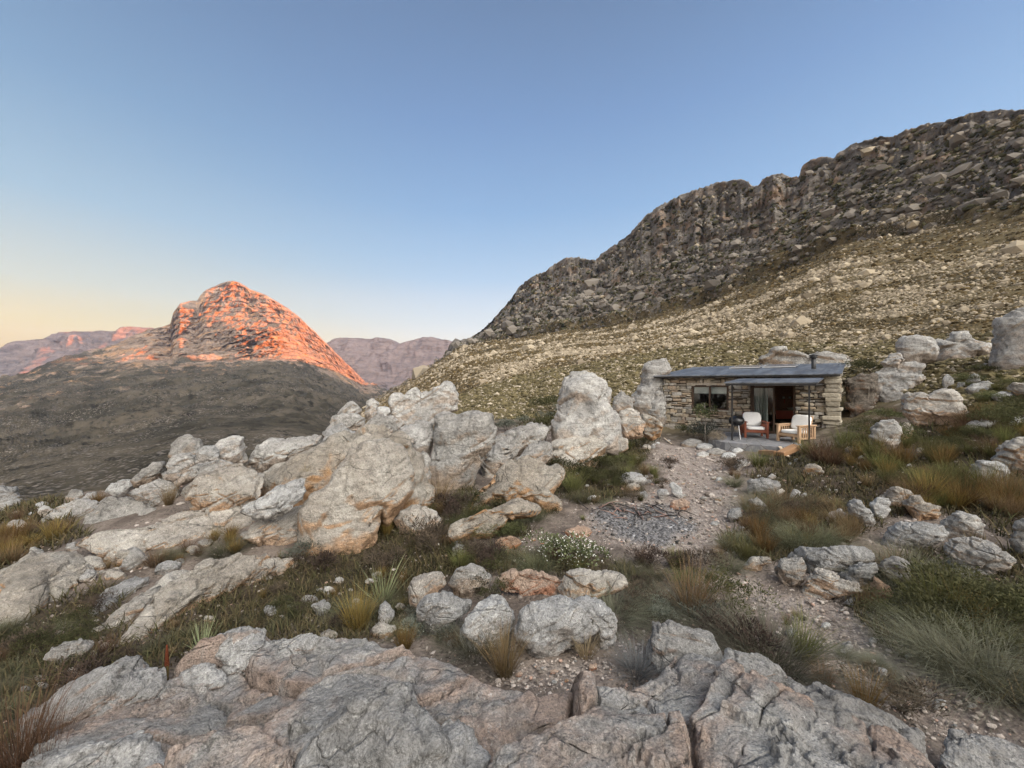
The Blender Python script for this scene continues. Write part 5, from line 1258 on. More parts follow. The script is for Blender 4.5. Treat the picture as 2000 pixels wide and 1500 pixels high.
def stones_mesh(name, p, S, C, r, flat=.7, kind='stuff', mat=None, lvl=1, smooth=False, jit=.28):
    D, Fc = ico(lvl)
    m = len(p); k = len(D)
    V = D[None] * (1 + r.uniform(-jit, jit, (m, k, 1)))
    a = r.uniform(0, 6.28, m); c, s = np.cos(a), np.sin(a)
    st = r.uniform(.7, 1.5, m)
    vx = V[:, :, 0] * st[:, None]; vy = V[:, :, 1]
    V = np.stack([vx * c[:, None] - vy * s[:, None], vx * s[:, None] + vy * c[:, None], V[:, :, 2] * flat], -1)
    V = V * S[:, None, None] + p[:, None]
    Fa = (Fc[None] + (np.arange(m) * k)[:, None, None]).reshape(-1, 3)
    me = mesh_np(name, V.reshape(-1, 3), Fa, smooth, np.repeat(C, k, 0))
    o = link(name, me, mat or M_STONE); tag(o, kind=kind)
    return o

def _stone_mat():
    m, nt, b = new_mat('loose_stone', .95, .1); N = NT(nt); P = N.pos()
    c = N.mix(N.mapr(N.noise(P, 9, 4, .7), .45, .65, 0, .45), N.attr('Col'), (.16, .145, .12))
    N.L(c, b.inputs['Base Color'])
    return m
M_STONE = _stone_mat()

def mountain_cover(RM):
    Q, shape, cov, cl, azf, top = RM
    r = np.random.default_rng(31)
    nu, nv = shape
    G = Q.reshape(nu, nv, 3); rr = np.hypot(Q[:, 0], Q[:, 1]).reshape(nu, nv)
    vis = (azf.reshape(nu, nv) < .98)
    # area of each cell, and how large a stone there would look
    dA = np.linalg.norm(np.cross(G[1:, :-1] - G[:-1, :-1], G[:-1, 1:] - G[:-1, :-1]), axis=-1)
    ii, jj = np.nonzero((dA > 0) & vis[:-1, :-1])
    ok = jj < nv - 50
    ii, jj = ii[ok], jj[ok]
    rad = rr[ii, jj]; tp = top.reshape(nu, nv)[ii, jj]; c0 = cov.reshape(nu, nv)[ii, jj]; cl0 = cl.reshape(nu, nv)[ii, jj]
    def pick(wt, n):
        w = wt / wt.sum(); k = r.choice(len(ii), n, p=w)
        a, b = r.uniform(size=(2, n, 1))
        i, j = ii[k], jj[k]
        p = G[i, j] * (1 - a) * (1 - b) + G[i + 1, j] * a * (1 - b) + G[i, j + 1] * (1 - a) * b + G[i + 1, j + 1] * a * b
        return p, rad[k], k
    A = dA[ii, jj]
    p, R, k = pick(A / rad ** 1.75 * (.05 + c0 ** 2.2) * (1 - .85 * cl0), 80000)
    S = .00098 * R * np.exp(r.normal(-.2, .75, len(R))) + .02
    t = r.uniform(size=len(R))[:, None]
    C = (1 - t) * np.array([.20, .16, .11]) + t * np.array([.42, .35, .25])
    stones_mesh('scree', p, S, C, r, .95, mat=M_STONE)
    p, R, k = pick(A / rad ** 1.7 * (.2 + (1 - c0) ** 1.5) * (1 - .6 * cl0), 30000)
    S = .0019 * R * np.exp(r.normal(0, .4, len(R))) + .05
    t = r.uniform(size=len(R))[:, None]
    C = (1 - t) * np.array([.060, .047, .026]) + t * np.array([.165, .125, .068])
    C = C * np.array([1.05, .93, .88]); stones_mesh('shrubbery', p, S, C, r, .8, mat=M_LEAF, jit=.4)
    # blocks and ledges among the scrub under the wall
    p, R, k = pick(A / rad ** 1.6 * cl0 * (1 - .9 * tp) * (rad < 900), 6500)
    S = .0027 * R * np.exp(r.normal(0, .65, len(R)))
    t = r.uniform(size=len(R))[:, None]
    C = (1 - t) * np.array([.095, .083, .072]) + t * np.array([.225, .195, .16])
    stones_mesh('scree', p, S, C, r, .8, mat=M_STONE, jit=.35)
    p, R, k = pick(A / rad ** 1.6 * cl0 * (1 - .8 * tp) * (rad < 900), 11000)
    S = .0026 * R * np.exp(r.normal(0, .4, len(R)))
    t = r.uniform(size=len(R))[:, None]
    C = (1 - t) * np.array([.035, .032, .018]) + t * np.array([.11, .095, .05])
    stones_mesh('shrubbery', p, S, C, r, .8, mat=M_LEAF, jit=.4)
    # the near foot of the slope
    n = 110000
    az = r.uniform(-.25, .98, n); R = np.exp(r.uniform(math.log(15), math.log(47), n))
    x = np.sin(az) * R; y = np.cos(az) * R
    L = (x - 6.66) * -.669 + (y - 16.9) * -.743
    al = (x - 6.66) * .743 + (y - 16.9) * -.669
    keep = np.nonzero(~((al > -1.5) & (al < 7.5) & (L < 5) & (L > -6.5)) & (R > 17 - 3 * np.sin(az)))[0]
    x, y, R = x[keep], y[keep], R[keep]; z = g(x, y) + .35 * sstep(13, 22, R) * fbm(np.stack([x, y, g(x, y)], 1) / 2.2, 5)
    w = r.uniform(size=len(x))
    a = w < .22; b = (w > .22) & (w < .55)
    pp = np.stack([x, y, z], 1)
    t = r.uniform(size=a.sum())[:, None]
    stones_mesh('scree', pp[a], .0014 * R[a] * np.exp(r.normal(0, .5, a.sum())) + .02, (1 - t) * np.array([.21, .17, .12]) + t * np.array([.44, .375, .28]), r, .9)
    t = r.uniform(size=b.sum())[:, None]
    stones_mesh('shrubbery', pp[b], .0028 * R[b] * np.exp(r.normal(0, .4, b.sum())) + .03, (1 - t) * np.array([.060, .047, .026]) + t * np.array([.165, .125, .068]), r, .7, mat=M_LEAF, jit=.4)
# ------------------------------------------------------------------ the stone cabin and what stands round it
def plain(name, col, rough=.6, metal=0.0, spec=.4, var=.0, vscale=20, bump=0.0):
    m, nt, b = new_mat(name, rough, spec); N = NT(nt)
    b.inputs['Metallic'].default_value = metal
    P = N.n('ShaderNodeTexCoord').outputs['Object']
    nz = N.noise(P, vscale, 5, .65)
    c = N.mix(N.mapr(nz, .35, .65), tuple(v * (1 - var) for v in col), tuple(min(1, v * (1 + var)) for v in col))
    N.L(c, b.inputs['Base Color'])
    if bump: N.L(N.bump(nz, 1.0, bump), b.inputs['Normal'])
    return m
def wood(name, a, b_, scale=(3, 40, 40)):
    m, nt, b = new_mat(name, .55, .35); N = NT(nt)
    P = N.n('ShaderNodeTexCoord').outputs['Object']
    N.L(N.mix(N.noise(N.scale(P, scale), 1, 5, .6, .6), a, b_), b.inputs['Base Color'])
    return m
CX, CY, CZ_ = 6.66, 16.9, -1.85
CROT = -math.atan2(.669, .743)
def cab(x, y, z=0.0):
    """cabin frame (x along the front, y into the house) to world"""
    c, s = math.cos(CROT), math.sin(CROT)
    return np.array([CX + x * c - y * s, CY + x * s + y * c, CZ_ + z])

def stone_face(mb, L, H, r, holes=(), top=None, M=None, depth=.16, seed=0):
    """rubble masonry: uneven courses of rough blocks round the openings"""
    z = 0.0
    pal = np.array([(.40, .32, .205), (.46, .39, .275), (.34, .26, .17), (.37, .32, .255), (.47, .34, .20), (.29, .25, .20), (.42, .39, .34), (.40, .28, .18), (.34, .32, .29)])
    while z < H - .03:
        hc = min(r.uniform(.06, .18), H - z)
        x = -r.uniform(0, .2)
        while x < L:
            w = r.uniform(.12, .42) * (1.2 if hc < .13 else 1)
            x0, x1 = max(x, 0), min(x + w, L)
            x += w
            segs = [(x0, x1)]
            for (a, b, c, d) in holes:
                if z + hc * .5 > c and z + hc * .5 < d:
                    ns = []
                    for (p, q) in segs:
                        if q <= a or p >= b: ns.append((p, q)); continue
                        if p < a: ns.append((p, a))
                        if q > b: ns.append((b, q))
                    segs = ns
            for p, q in segs:
                if q - p < .05: continue
                zt = z + hc
                if top is not None: zt = min(zt, top((p + q) / 2))
                if zt - z < .03: continue
                k = .010; zz = r.uniform(-.028, .028, 2)
                out = r.uniform(.0, .055)
                col = pal[r.integers(len(pal))]; col = (col * .62 + col.mean() * .38 * np.array([1.05, 1.0, .92])) * r.uniform(.95, 1.65)
                mb.bevbox((p + k, -out, z + k + zz[0]), (q - k, depth, zt - k + zz[1]), min(.04, (zt - z) * .3), tuple(col), .018, M)
        z += hc

def build_cabin(P):
    r = np.random.default_rng(5)
    cabin = empty('stone_cabin', (CX, CY, CZ_), CROT)
    tag(cabin, 'small rubble stone cabin with low blue grey metal roof', 'cabin')
    ms, nt, b = new_mat('rubble_stone', .95, .1); N = NT(nt); Pp = N.n('ShaderNodeTexCoord').outputs['Object']
    c = N.mix(N.mapr(N.noise(Pp, 12, 6, .7), .45, .68, 0, .6), N.attr('Col'), (.17, .14, .105))
    c = N.mix(N.mapr(N.noise(Pp, 5, 5, .65), .52, .7, 0, .55), c, (.50, .46, .39))
    N.L(c, b.inputs['Base Color']); N.L(N.bump(N.noise(Pp, 22, 6, .7), 1, .05), b.inputs['Normal'])
    mortar = plain('mortar', (.16, .13, .10), .95, var=.25, bump=.02)
    L, D = 5.78, 5.0
    top = lambda y: 2.14 + 0.102 * y
    H = 2.14
    holes = [(1.14, 2.52, .80, 1.80), (3.27, 4.66, -.1, 1.84)]
    w = MB()
    stone_face(w, L, H, r, holes)
    # right end, left end
    MR = Matrix.Translation((L, 0, 0)) @ Matrix.Rotation(math.pi / 2, 4, 'Z')
    stone_face(w, D, 2.75, r, (), lambda y: top(y), MR)
    ML = Matrix.Translation((0, D, 0)) @ Matrix.Rotation(-math.pi / 2, 4, 'Z')
    stone_face(w, D, 2.75, r, (), lambda y: top(D - y), ML)
    # thick corner pier at the right
    for k in range(14):
        z = k * .155
        w.bevbox((L - .30 + r.uniform(-.08, .05), -.16 + r.uniform(-.05, .04), z), (L + .12 + r.uniform(-.05, .06), .30, z + .15), .035, tuple(np.array((.47, .42, .33)) * r.uniform(.75, 1.2)), .02)
    w.build('wall', ms, cabin)
    c = MB()
    th = .34; d0 = .10
    for a, b_, z0, z1 in ((0.02, 1.14, -.4, H), (1.14, 2.52, -.4, .80), (1.14, 2.52, 1.80, H), (2.52, 3.27, -.4, H), (3.27, 4.66, 1.84, H), (4.66, L - .02, -.4, H)):
        c.box((a, d0, z0), (b_, th, z1))
    c.box((.10, th + .002, -.4), (.34, D, 2.14)); c.box((L - .34, th + .002, -.4), (L - .1, D, 2.14)); c.box((.342, D - .25, -.4), (L - .342, D - .01, 2.6))
    c.build('wall_core', mortar, cabin)
    # plinth ledge of flat stones along the foot of the left half
    pl = MB()
    x = -.05
    while x < 2.9:
        w_ = r.uniform(.35, .8); pl.bevbox((x, -.34 + r.uniform(-.08, .1), -.35), (x + w_ - .02, -.06, .10 + r.uniform(-.05, .05)), .05, tuple(np.array((.33, .30, .26)) * r.uniform(.8, 1.2)), .03); x += w_
    pl.build('plinth', ms, cabin)
    lint = plain('concrete', (.40, .35, .29), .9, var=.2, bump=.01)
    l = MB(); l.bevbox((1.0, -.045, 1.80), (2.66, .10, 1.90), .01); l.build('lintel', lint, cabin)
    l = MB(); l.bevbox((3.12, -.045, 1.84), (4.82, .10, 1.95), .01); l.build('lintel', lint, cabin)
    # roof
    metal, nt, b = new_mat('roof_metal', .38, .5); N = NT(nt); b.inputs['Metallic'].default_value = .75
    Pp = N.n('ShaderNodeTexCoord').outputs['Object']
    cc = N.mix(N.mapr(N.noise(N.scale(Pp, (3.2, .4, 1)), 1, 5, .6), .35, .65), (.115, .13, .155), (.235, .255, .285))
    cc = N.mix(N.mapr(N.noise(Pp, 2.2, 5, .65), .55, .7, 0, .5), cc, (.30, .27, .25))
    N.L(cc, b.inputs['Base Color']); N.L(N.mapr(N.noise(Pp, 4, 4), .3, .7, .3, .5), b.inputs['Roughness'])
    def sheet(x0, x1, y0, y1, z0, sl, name, parent, t=.03, mat=None):
        n = int((x1 - x0) / .045); xs = np.linspace(x0, x1, n)
        rib = .010 * np.maximum(0, np.cos(2 * np.pi * xs / .18)) ** 3
        V = []; 
        for yy in (y0, y1):
            for dz in (0, -t):
                V.append(np.stack([xs, np.full(n, yy), z0 + sl * (yy - y0) + rib + dz], 1))
        V = np.concatenate(V)   # y0 top, y0 bottom, y1 top, y1 bottom
        i = np.arange(n - 1)
        q = lambda a, b_: np.stack([a * n + i, a * n + i + 1, b_ * n + i + 1, b_ * n + i], 1)
        ends = np.array([[0, n, 3 * n, 2 * n], [n - 1, 3 * n - 1, 4 * n - 1, 2 * n - 1]])
        me = mesh_np(name, V, [q(0, 2), q(3, 1), q(1, 0), q(2, 3), ends], False)
        return link(name, me, mat or metal, parent)
    roof = sheet(-.34, 5.94, -.38, 5.25, 2.20, 0.102, 'roof', cabin)
    dark = plain('dark_paint', (.025, .024, .024), .5, spec=.4)
    f = MB(); f.box((-.30, -.34, 2.115), (5.90, -.295, 2.165)); f.build('fascia', dark, roof)
    ft = MB(); 
    for k in range(8): ft.box((.1 + k * .79, -.29, 2.10), (.16 + k * .79, .6, 2.163))
    ft.build('rafter', dark, roof)
    ch = MB()
    zc = 2.20 + 0.102 * 2.3
    ch.tube([(5.05, 1.9, zc - .3), (5.05, 1.9, zc + .44)], .075, 16); ch.lathe([(.11, .42), (.125, .44), (.125, .47), (.09, .50), (.15, .50), (.15, .53), (.02, .58)], (5.05, 1.9, zc), 16)
    ch.build('chimney', dark, roof, smooth=True)
    pv = plain('panel_glass', (.10, .13, .18), .12, spec=.8); alu = plain('aluminium', (.55, .56, .58), .35, metal=.8)
    for x0 in (1.9, 3.2):
        q = MB(); y0, y1 = 2.9, 4.4
        zz = lambda y: 2.20 + 0.102 * (y + .38) + .07
        V = [(x0, y0, zz(y0)), (x0 + 1.2, y0, zz(y0)), (x0 + 1.2, y1, zz(y1)), (x0, y1, zz(y1))]
        V += [(a, b_, c_ - .04) for a, b_, c_ in V]
        q.add(V, [[0, 1, 2, 3], [7, 6, 5, 4], [0, 4, 5, 1], [1, 5, 6, 2], [2, 6, 7, 3], [3, 7, 4, 0]])
        s = q.build('solar_panel', alu, roof)
        g_ = MB(); e = .03
        g_.add([(x0 + e, y0 + e, zz(y0 + e) + .003), (x0 + 1.2 - e, y0 + e, zz(y0 + e) + .003), (x0 + 1.2 - e, y1 - e, zz(y1 - e) + .003), (x0 + e, y1 - e, zz(y1 - e) + .003)], [[0, 1, 2, 3]])
        g_.build('panel_glass', pv, s)
    # porch roof on two thin posts
    por = sheet(3.05, 5.48, -2.92, -.07, 1.90, .062, 'porch_roof', cabin)
    f = MB(); f.box((3.09, -2.90, 1.80), (5.44, -2.85, 1.865)); f.box((3.09, -2.845, 1.81), (3.14, -.1, 1.862)); f.box((5.39, -2.845, 1.81), (5.44, -.1, 1.862)); f.build('porch_beam', dark, por)
    for x in (3.26, 5.27):
        q = MB(); q.box((x - .022, -2.80, -.02), (x + .022, -2.756, 1.80)); q.box((x - .06, -2.84, .0), (x + .06, -2.72, .012)); q.build('post', dark, cabin)
    # window
    glass, nt, b = new_mat('glass', .03, .5); b.inputs['Transmission Weight'].default_value = 1; b.inputs['Base Color'].default_value = (.85, .9, .9, 1); b.inputs['IOR'].default_value = 1.45
    brown = wood('dark_timber', (.05, .03, .02), (.09, .055, .035))
    q = MB(); x0, x1, z0, z1 = 1.14, 2.52, .80, 1.80
    for lo, hi in (((x0, .06, z0), (x0 + .07, .13, z1)), ((x1 - .07, .06, z0), (x1, .13, z1)), ((x0 + .07, .06, z1 - .07), (x1 - .07, .13, z1)), ((x0 + .07, .06, z0), (x1 - .07, .13, z0 + .06)), ((1.80, .06, z0 + .06), (1.86, .13, z1 - .07))): q.box(lo, hi)
    win = q.build('window', brown, cabin)
    q = MB(); q.box((1.215, .088, .862), (1.798, .096, 1.728)); q.box((1.862, .088, .862), (2.448, .096, 1.728)); q.build('pane', glass, win)
    blind = plain('blind_cloth', (.72, .70, .66), .9, var=.05)
    q = MB(); q.box((1.215, .135, 1.46), (1.798, .15, 1.735)); q.box((1.862, .135, 1.46), (2.448, .15, 1.735)); q.build('blind', blind, win)
    q = MB(); q.bevbox((1.05, -.09, .755), (2.62, .06, .80), .01); q.build('sill', lint, win)
    # sliding door: frame, one glazed leaf, a dark stile; the right half stands open
    q = MB(); q.box((3.27, .05, 0), (3.33, .16, 1.84)); q.box((4.60, .05, 0), (4.66, .16, 1.84)); q.box((3.33, .05, 1.78), (4.60, .16, 1.84))
    fr = q.build('door_frame', brown, cabin)
    q = MB(); q.box((3.335, .07, .02), (3.375, .11, 1.77)); q.box((3.985, .07, .02), (4.045, .11, 1.77)); q.box((3.375, .07, .02), (3.985, .11, .10)); q.box((3.375, .07, 1.70), (3.985, .11, 1.77))
    leaf = q.build('door', brown, cabin)
    q = MB(); q.box((3.376, .086, .101), (3.984, .094, 1.699)); q.build('pane', glass, leaf)
    q = MB(); q.box((3.99, .045, .80), (4.01, .068, .98)); q.build('handle', dark, leaf)
    # curtain hanging inside
    n = 60; xs = np.linspace(3.37, 3.80, n); ys = .24 + .045 * np.sin(np.linspace(0, 5.2 * 2 * np.pi, n)) + .012 * np.sin(np.linspace(0, 31, n))
    zs = np.linspace(.05, 1.78, 12)
    V = np.stack([np.repeat(xs, 12) , np.repeat(ys, 12), np.tile(zs, n)], 1)
    cu = link('curtain', mesh_np('curtain', V, grid_faces(n, 12), True), plain('curtain_cloth', (.66, .70, .64), .9, var=.06), cabin)
    cu.modifiers.new('s', 'SOLIDIFY').thickness = .004
    # floor and inner ceiling
    q = MB(); q.box((.345, .345, -.10), (L - .345, D - .252, -.005)); q.box((3.335, .02, -.10), (4.595, .343, -.004)); q.build('floor', plain('slate_floor', (.16, .16, .17), .6, var=.3), cabin)
    q = MB(); q.box((3.0, 2.40, 0), (L - .345, 2.46, 2.14)); q.build('inner_wall', plain('inner_plaster', (.30, .15, .09), .9, var=.2), cabin)
    q = MB(); q.box((.345, .10, 2.142), (L - .345, D, 2.16)); q.build('ceiling', plain('ceiling_board', (.10, .075, .055), .8), cabin)

    # ---- inside: kitchen counter, shelf, mugs
    def place(o, x, y, z=0.0, rz=0.0):
        o.location = cab(x, y, z); o.rotation_euler = (0, 0, CROT + rz); return o
    redw = wood('red_timber', (.36, .06, .03), (.48, .10, .05)); tim = wood('warm_timber', (.20, .09, .035), (.32, .16, .07))
    k = empty('kitchen_counter'); tag(k, 'red timber kitchen counter inside the open door', 'counter'); place(k, 4.75, 1.75)
    q = MB(); q.box((-.9, 0, 0), (.9, .55, .78)); [q.box((-.88 + j * .45, -.015, .05), (-.46 + j * .45, 0 - .001, .74)) for j in range(4)]; q.build('cabinet', redw, k)
    q = MB(); q.bevbox((-.95, -.04, .781), (.95, .58, .82), .008); q.build('worktop', tim, k)
    k = empty('wall_shelf'); tag(k, 'timber wall shelf holding a row of white mugs', 'shelf'); place(k, 4.75, 2.14, 1.22)
    q = MB(); q.box((-.9, 0, 0), (.9, .24, .03)); q.build('board', tim, k)
    q = MB(); q.box((-.7, .20, -.16), (-.66, .24, -.001)); q.box((.66, .20, -.16), (.7, .24, -.001)); q.build('bracket', redw, k)
    q = MB(); q.lathe([(.0, .0), (.038, .0), (.042, .09), (.037, .09), (.034, .01), (0, .01)], n=14); q.tube([(.04, 0, .075), (.068, 0, .065), (.068, 0, .03), (.04, 0, .02)], .006, 6)
    mug = q.build('mug', plain('white_glaze', (.75, .74, .72), .3), smooth=True); mug.location = cab(4.05, 2.26, 1.25)
    for j in range(6):
        m = mug if j == 0 else mug.copy()
        if j: COL.objects.link(m)
        m.location = cab(4.05 + j * .21, 2.26, 1.25); m.rotation_euler = (0, 0, CROT - 1.2)
        tag(m, 'white mug standing in the row on the timber wall shelf', 'mug', 'white mugs on the shelf')
    q = MB(); q.lathe([(0, 0), (.10, 0), (.17, .07), (.165, .075), (.09, .012), (0, .012)], n=20)
    o = q.build('bowl', plain('cream_glaze', (.62, .56, .46), .35), smooth=True); tag(o, 'cream bowl standing on the red kitchen counter', 'bowl'); o.location = cab(4.35, 2.0, .82)
    q = MB(); q.lathe([(0, 0), (.10, 0), (.11, .12), (.09, .15), (.02, .17), (.02, .20), (0, .20)], n=20)
    o = q.build('cooking_pot', plain('enamel', (.5, .5, .48), .35), smooth=True); tag(o, 'lidded pot at the right end of the kitchen counter', 'pot'); o.location = cab(5.1, 2.05, .82)

    # ---- terrace
    r = np.random.default_rng(12)
    q = MB()
    x = 2.55
    outline = [(2.50, -.10), (2.50, -2.2), (2.62, -3.05), (3.2, -3.42), (4.1, -3.36), (5.0, -3.40), (5.6, -3.22), (5.75, -2.6), (5.75, -.12)]
    bm = bmesh.new(); vs_ = [bm.verts.new((a, b_, 0)) for a, b_ in outline]; fc = bm.faces.new(vs_)
    e = bmesh.ops.extrude_face_region(bm, geom=[fc]); vv = [v for v in e['geom'] if isinstance(v, bmesh.types.BMVert)]
    for v in vv: v.co.z -= .45
    bmesh.ops.triangulate(bm, faces=bm.faces[:]); bmesh.ops.recalc_face_normals(bm, faces=bm.faces[:])
    q.bm(bm)
    sl, nt, b = new_mat('slate_paving', .7, .3); N = NT(nt); Pp = N.n('ShaderNodeTexCoord').outputs['Object']
    c = N.mix(N.voro(Pp, 2.2, 'F1', 'Color'), (.135, .14, .15), (.21, .21, .22)); c = N.mix(N.mapr(N.noise(Pp, 6, 5, .7), .45, .65, 0, .6), c, (.36, .34, .32))
    c = N.mix(N.mapr(N.voro(Pp, 2.2, 'DISTANCE_TO_EDGE'), 0, .03, 1, 0), c, (.09, .08, .07)); N.L(c, b.inputs['Base Color'])
    o = q.build('terrace', sl); o.location = (CX, CY, CZ_ + .004); o.rotation_euler = (0, 0, CROT); tag(o, 'grey slate terrace slab before the open cabin door', 'terrace')

    # ---- armchairs
    def armchair(label, a, b_, cush, x, y, rz, s=1.0):
        w_ = wood(label.split()[0] + '_chair_wood', a, b_); cm = plain(label.split()[0] + '_cushion', cush, .9, var=.04, vscale=30, bump=.004)
        k = empty('armchair'); tag(k, label, 'armchair'); place(k, x, y, .005, rz); k.scale = (s, s, s)
        W, Dp = .70, .72
        for sx in (-1, 1):
            for sy, h_ in ((-1, .56), (1, .56)):
                q = MB(); q.bevbox((sx * W / 2 - .035, sy * Dp / 2 - .035, 0), (sx * W / 2 + .035, sy * Dp / 2 + .035, h_), .006); q.build('leg', w_, k)
            q = MB(); q.bevbox((sx * W / 2 - .065, -Dp / 2 - .07, .561), (sx * W / 2 + .065, Dp / 2 + .06, .592), .008); q.build('armrest', w_, k)
            q = MB(); q.box((sx * W / 2 - .018, -Dp / 2 + .036, .12), (sx * W / 2 + .018, Dp / 2 - .036, .18)); q.box((sx * W / 2 - .018, -Dp / 2 + .036, .50), (sx * W / 2 + .018, Dp / 2 - .036, .559))
            for j in range(6): yy = -Dp / 2 + .09 + j * .108; q.box((sx * W / 2 - .010, yy - .018, .181), (sx * W / 2 + .010, yy + .018, .499))
            q.build('side_slats', w_, k)
        q = MB(); q.box((-W / 2 + .036, -Dp / 2 - .02, .20), (W / 2 - .036, -Dp / 2 + .02, .29)); q.box((-W / 2 + .036, Dp / 2 - .02, .20), (W / 2 - .036, Dp / 2 + .02, .29)); 
        for j in range(6): q.box((-W / 2 + .036, -Dp / 2 + .05 + j * .11, .262), (W / 2 - .036, -Dp / 2 + .12 + j * .11, .286))
        q.build('seat_frame', w_, k)
        T = Matrix.Translation((0, Dp / 2 - .14, .28)) @ Matrix.Rotation(math.radians(-18), 4, 'X')
        q = MB()
        for xx in (-.29, .25): q.box((xx, 0, -.02), (xx + .04, .03, .62), M=T)
        q.box((-.249, 0, .54), (.249, .028, .62), M=T)
        for j in range(5): q.box((-.22 + j * .10, .006, .02), (-.17 + j * .10, .022, .538), M=T)
        q.build('backrest', w_, k)
        def pillow(lo, hi, puff, M=None):
            D_, Fc_ = ico(5); E = np.sign(D_) * np.abs(D_) ** .45
            V = (np.array(lo) + np.array(hi)) / 2 + E * (np.array(hi) - np.array(lo)) / 2
            if M is not None: V = V @ np.array(M)[:3, :3].T + np.array(M)[:3, 3]
            return V, Fc_
        for nm, lo, hi, M in (('seat_cushion', (-.31, -.38, .288), (.31, .24, .405), None), ('back_cushion', (-.30, -.15, .10), (.30, -.005, .62), T)):
            V, Fc_ = pillow(lo, hi, .02, M)
            V = V + .006 * np.stack([fbm(V / .12 + q_, 2) for q_ in (1, 4, 8)], 1)
            link(nm, mesh_np(nm, V, Fc_, True), cm, k)
        return k
    armchair('red brown armchair with white cushions on the terrace', (.17, .045, .025), (.26, .085, .045), (.86, .85, .83), 3.62, -1.35, .40, .94)
    armchair('pale teak armchair with white cushions at the terrace edge', (.42, .26, .15), (.55, .38, .24), (.86, .85, .82), 4.85, -1.75, -.50, .94)

    # ---- kettle grill
    k = empty('kettle_grill'); tag(k, 'black kettle grill on thin legs beside the porch post', 'grill'); place(k, 3.28, -2.25)
    blk = plain('black_enamel', (.012, .012, .013), .3, spec=.5); st = plain('bare_metal', (.6, .6, .6), .35, metal=.6)
    q = MB(); q.lathe([(0, .42), (.10, .435), (.20, .50), (.235, .60), (.235, .615), (.225, .615), (.19, .52), (0, .46)], n=28); q.build('bowl', blk, k, True)
    q = MB(); q.lathe([(.238, .617), (.225, .68), (.16, .745), (.05, .775), (0, .778)], n=28); q.build('lid', blk, k, True)
    q = MB(); q.tube([(-.05, 0, .79), (-.05, 0, .815), (.05, 0, .815), (.05, 0, .79)], .008, 6); q.build('handle', blk, k)
    for j, (a, mt) in enumerate(((-1.9, blk), (-.9, st), (1.3, blk))):
        q = MB(); q.tube([(.12 * math.cos(a), .12 * math.sin(a), .50), (.25 * math.cos(a), .25 * math.sin(a), .0)], .013, 8); q.build('leg', mt, k)

    # ---- bits and pieces in front of the terrace
    br = wood('old_timber', (.22, .12, .06), (.36, .21, .11)); pale = wood('pale_timber', (.52, .40, .28), (.64, .52, .38))
    def log(label, p0, p1, w_, t, mat, cat='timber', name='timber_offcut'):
        p0, p1 = np.array(p0), np.array(p1); d = p1 - p0; Ln = np.linalg.norm(d)
        q = MB(); q.bevbox((-Ln / 2, -w_ / 2, -t / 2), (Ln / 2, w_ / 2, t / 2), min(w_, t) * .22, None, w_ * .09)
        o = q.build(name, mat); o.location = (p0 + p1) / 2 + (0, 0, t / 2)
        o.rotation_euler = (0, -math.asin(np.clip(d[2] / Ln, -1, 1)), math.atan2(d[1], d[0])); tag(o, label, cat)
    def gp(px, py, up=0.0): return ground_at(px, py) + (0, 0, up)
    log('brown timber block with an orange end at the terrace edge', gp(1488, 889, .02), gp(1518, 894, .04), .20, .13, br)
    log('thick brown timber leaning below the pale armchair', gp(1524, 896, .03), gp(1556, 888, .12), .22, .14, br)
    log('narrow pale plank leaning on the brown timbers', gp(1523, 880, .10), gp(1540, 896, .04), .07, .03, pale, 'plank', 'plank')
    log('flat white board lying at the foot of the pale armchair', cab(5.15, -3.05, .01), cab(5.75, -2.75, .01), .22, .03, pale, 'board', 'board')
    log('bleached stick on the ground left of the cabin', gp(1297, 858, .02), gp(1311, 869, .02), .035, .03, pale, 'stick', 'stick')
    for j, (px, py, w_, h_, lab) in enumerate(((1352, 866, 44, 14, 'long flat flagstone nearest the cabin wall'), (1376, 872, 30, 11, 'pale triangular flagstone right of the long one'), (1398, 884, 34, 13, 'broad grey flagstone under the round dry bush'), (1422, 890, 30, 12, 'pinkish flagstone at the right of the flagstone group'), (1372, 888, 26, 10, 'small flagstone at the lower left of the flagstone group'), (1440, 880, 22, 10, 'light flagstone touching the terrace corner'))):
        rock(lab, ell(px, py, w_, h_, seed=j + 3), None, .35, (0, -.35, .94), 'white' if j % 2 else 'grey', 'flagstone', 'flagstone', lvl=4, nf=4, drop=.3, deep=.1)
    h = lambda *a, **kw: plant(P, *a, **kw)
    h('pale', 1396, 876, 38, 'round pale dry bush standing on the flagstones', 'bush', wide=1.0)
    h('greys', 1372, 860, 42, 'thin grey shrub growing against the wall under the window', 'shrub', wide=.9)
    h('mid', 1345, 852, 26, 'low yellowish shrub at the wall under the window', 'shrub', wide=1.1)
    # sapling at the window
    q = ground_at(1378, 866)
    sp = empty('sapling', q); tag(sp, 'slender olive green sapling before the cabin window', 'tree')
    t = MB(); t.tube([(0, 0, -.1), (-.02, 0, .5), (.03, .02, .95), (-.05, 0, 1.45)], [.022, .018, .014, .006], 7, (.40, .36, .30)); 
    for a, z0, ln in ((.5, .9, .5), (2.6, .8, .55), (4.2, 1.0, .4), (1.6, 1.1, .35)): t.tube([(0, 0, z0), (ln * .5 * math.cos(a), ln * .5 * math.sin(a), z0 + ln * .5), (ln * .8 * math.cos(a), ln * .8 * math.sin(a), z0 + ln)], [.010, .007, .004], 5, (.36, .31, .25))
    t.build('trunk', M_LEAF, sp, True)
    cr = link('crown', shrub_mesh('crown', 412, n=900, rad=.55, h=.75, leaf=.07, cols=((.05, .06, .028), (.15, .155, .075)), lobes=8, stems=6), M_LEAF, sp); cr.location = (-.12, 0, .75)
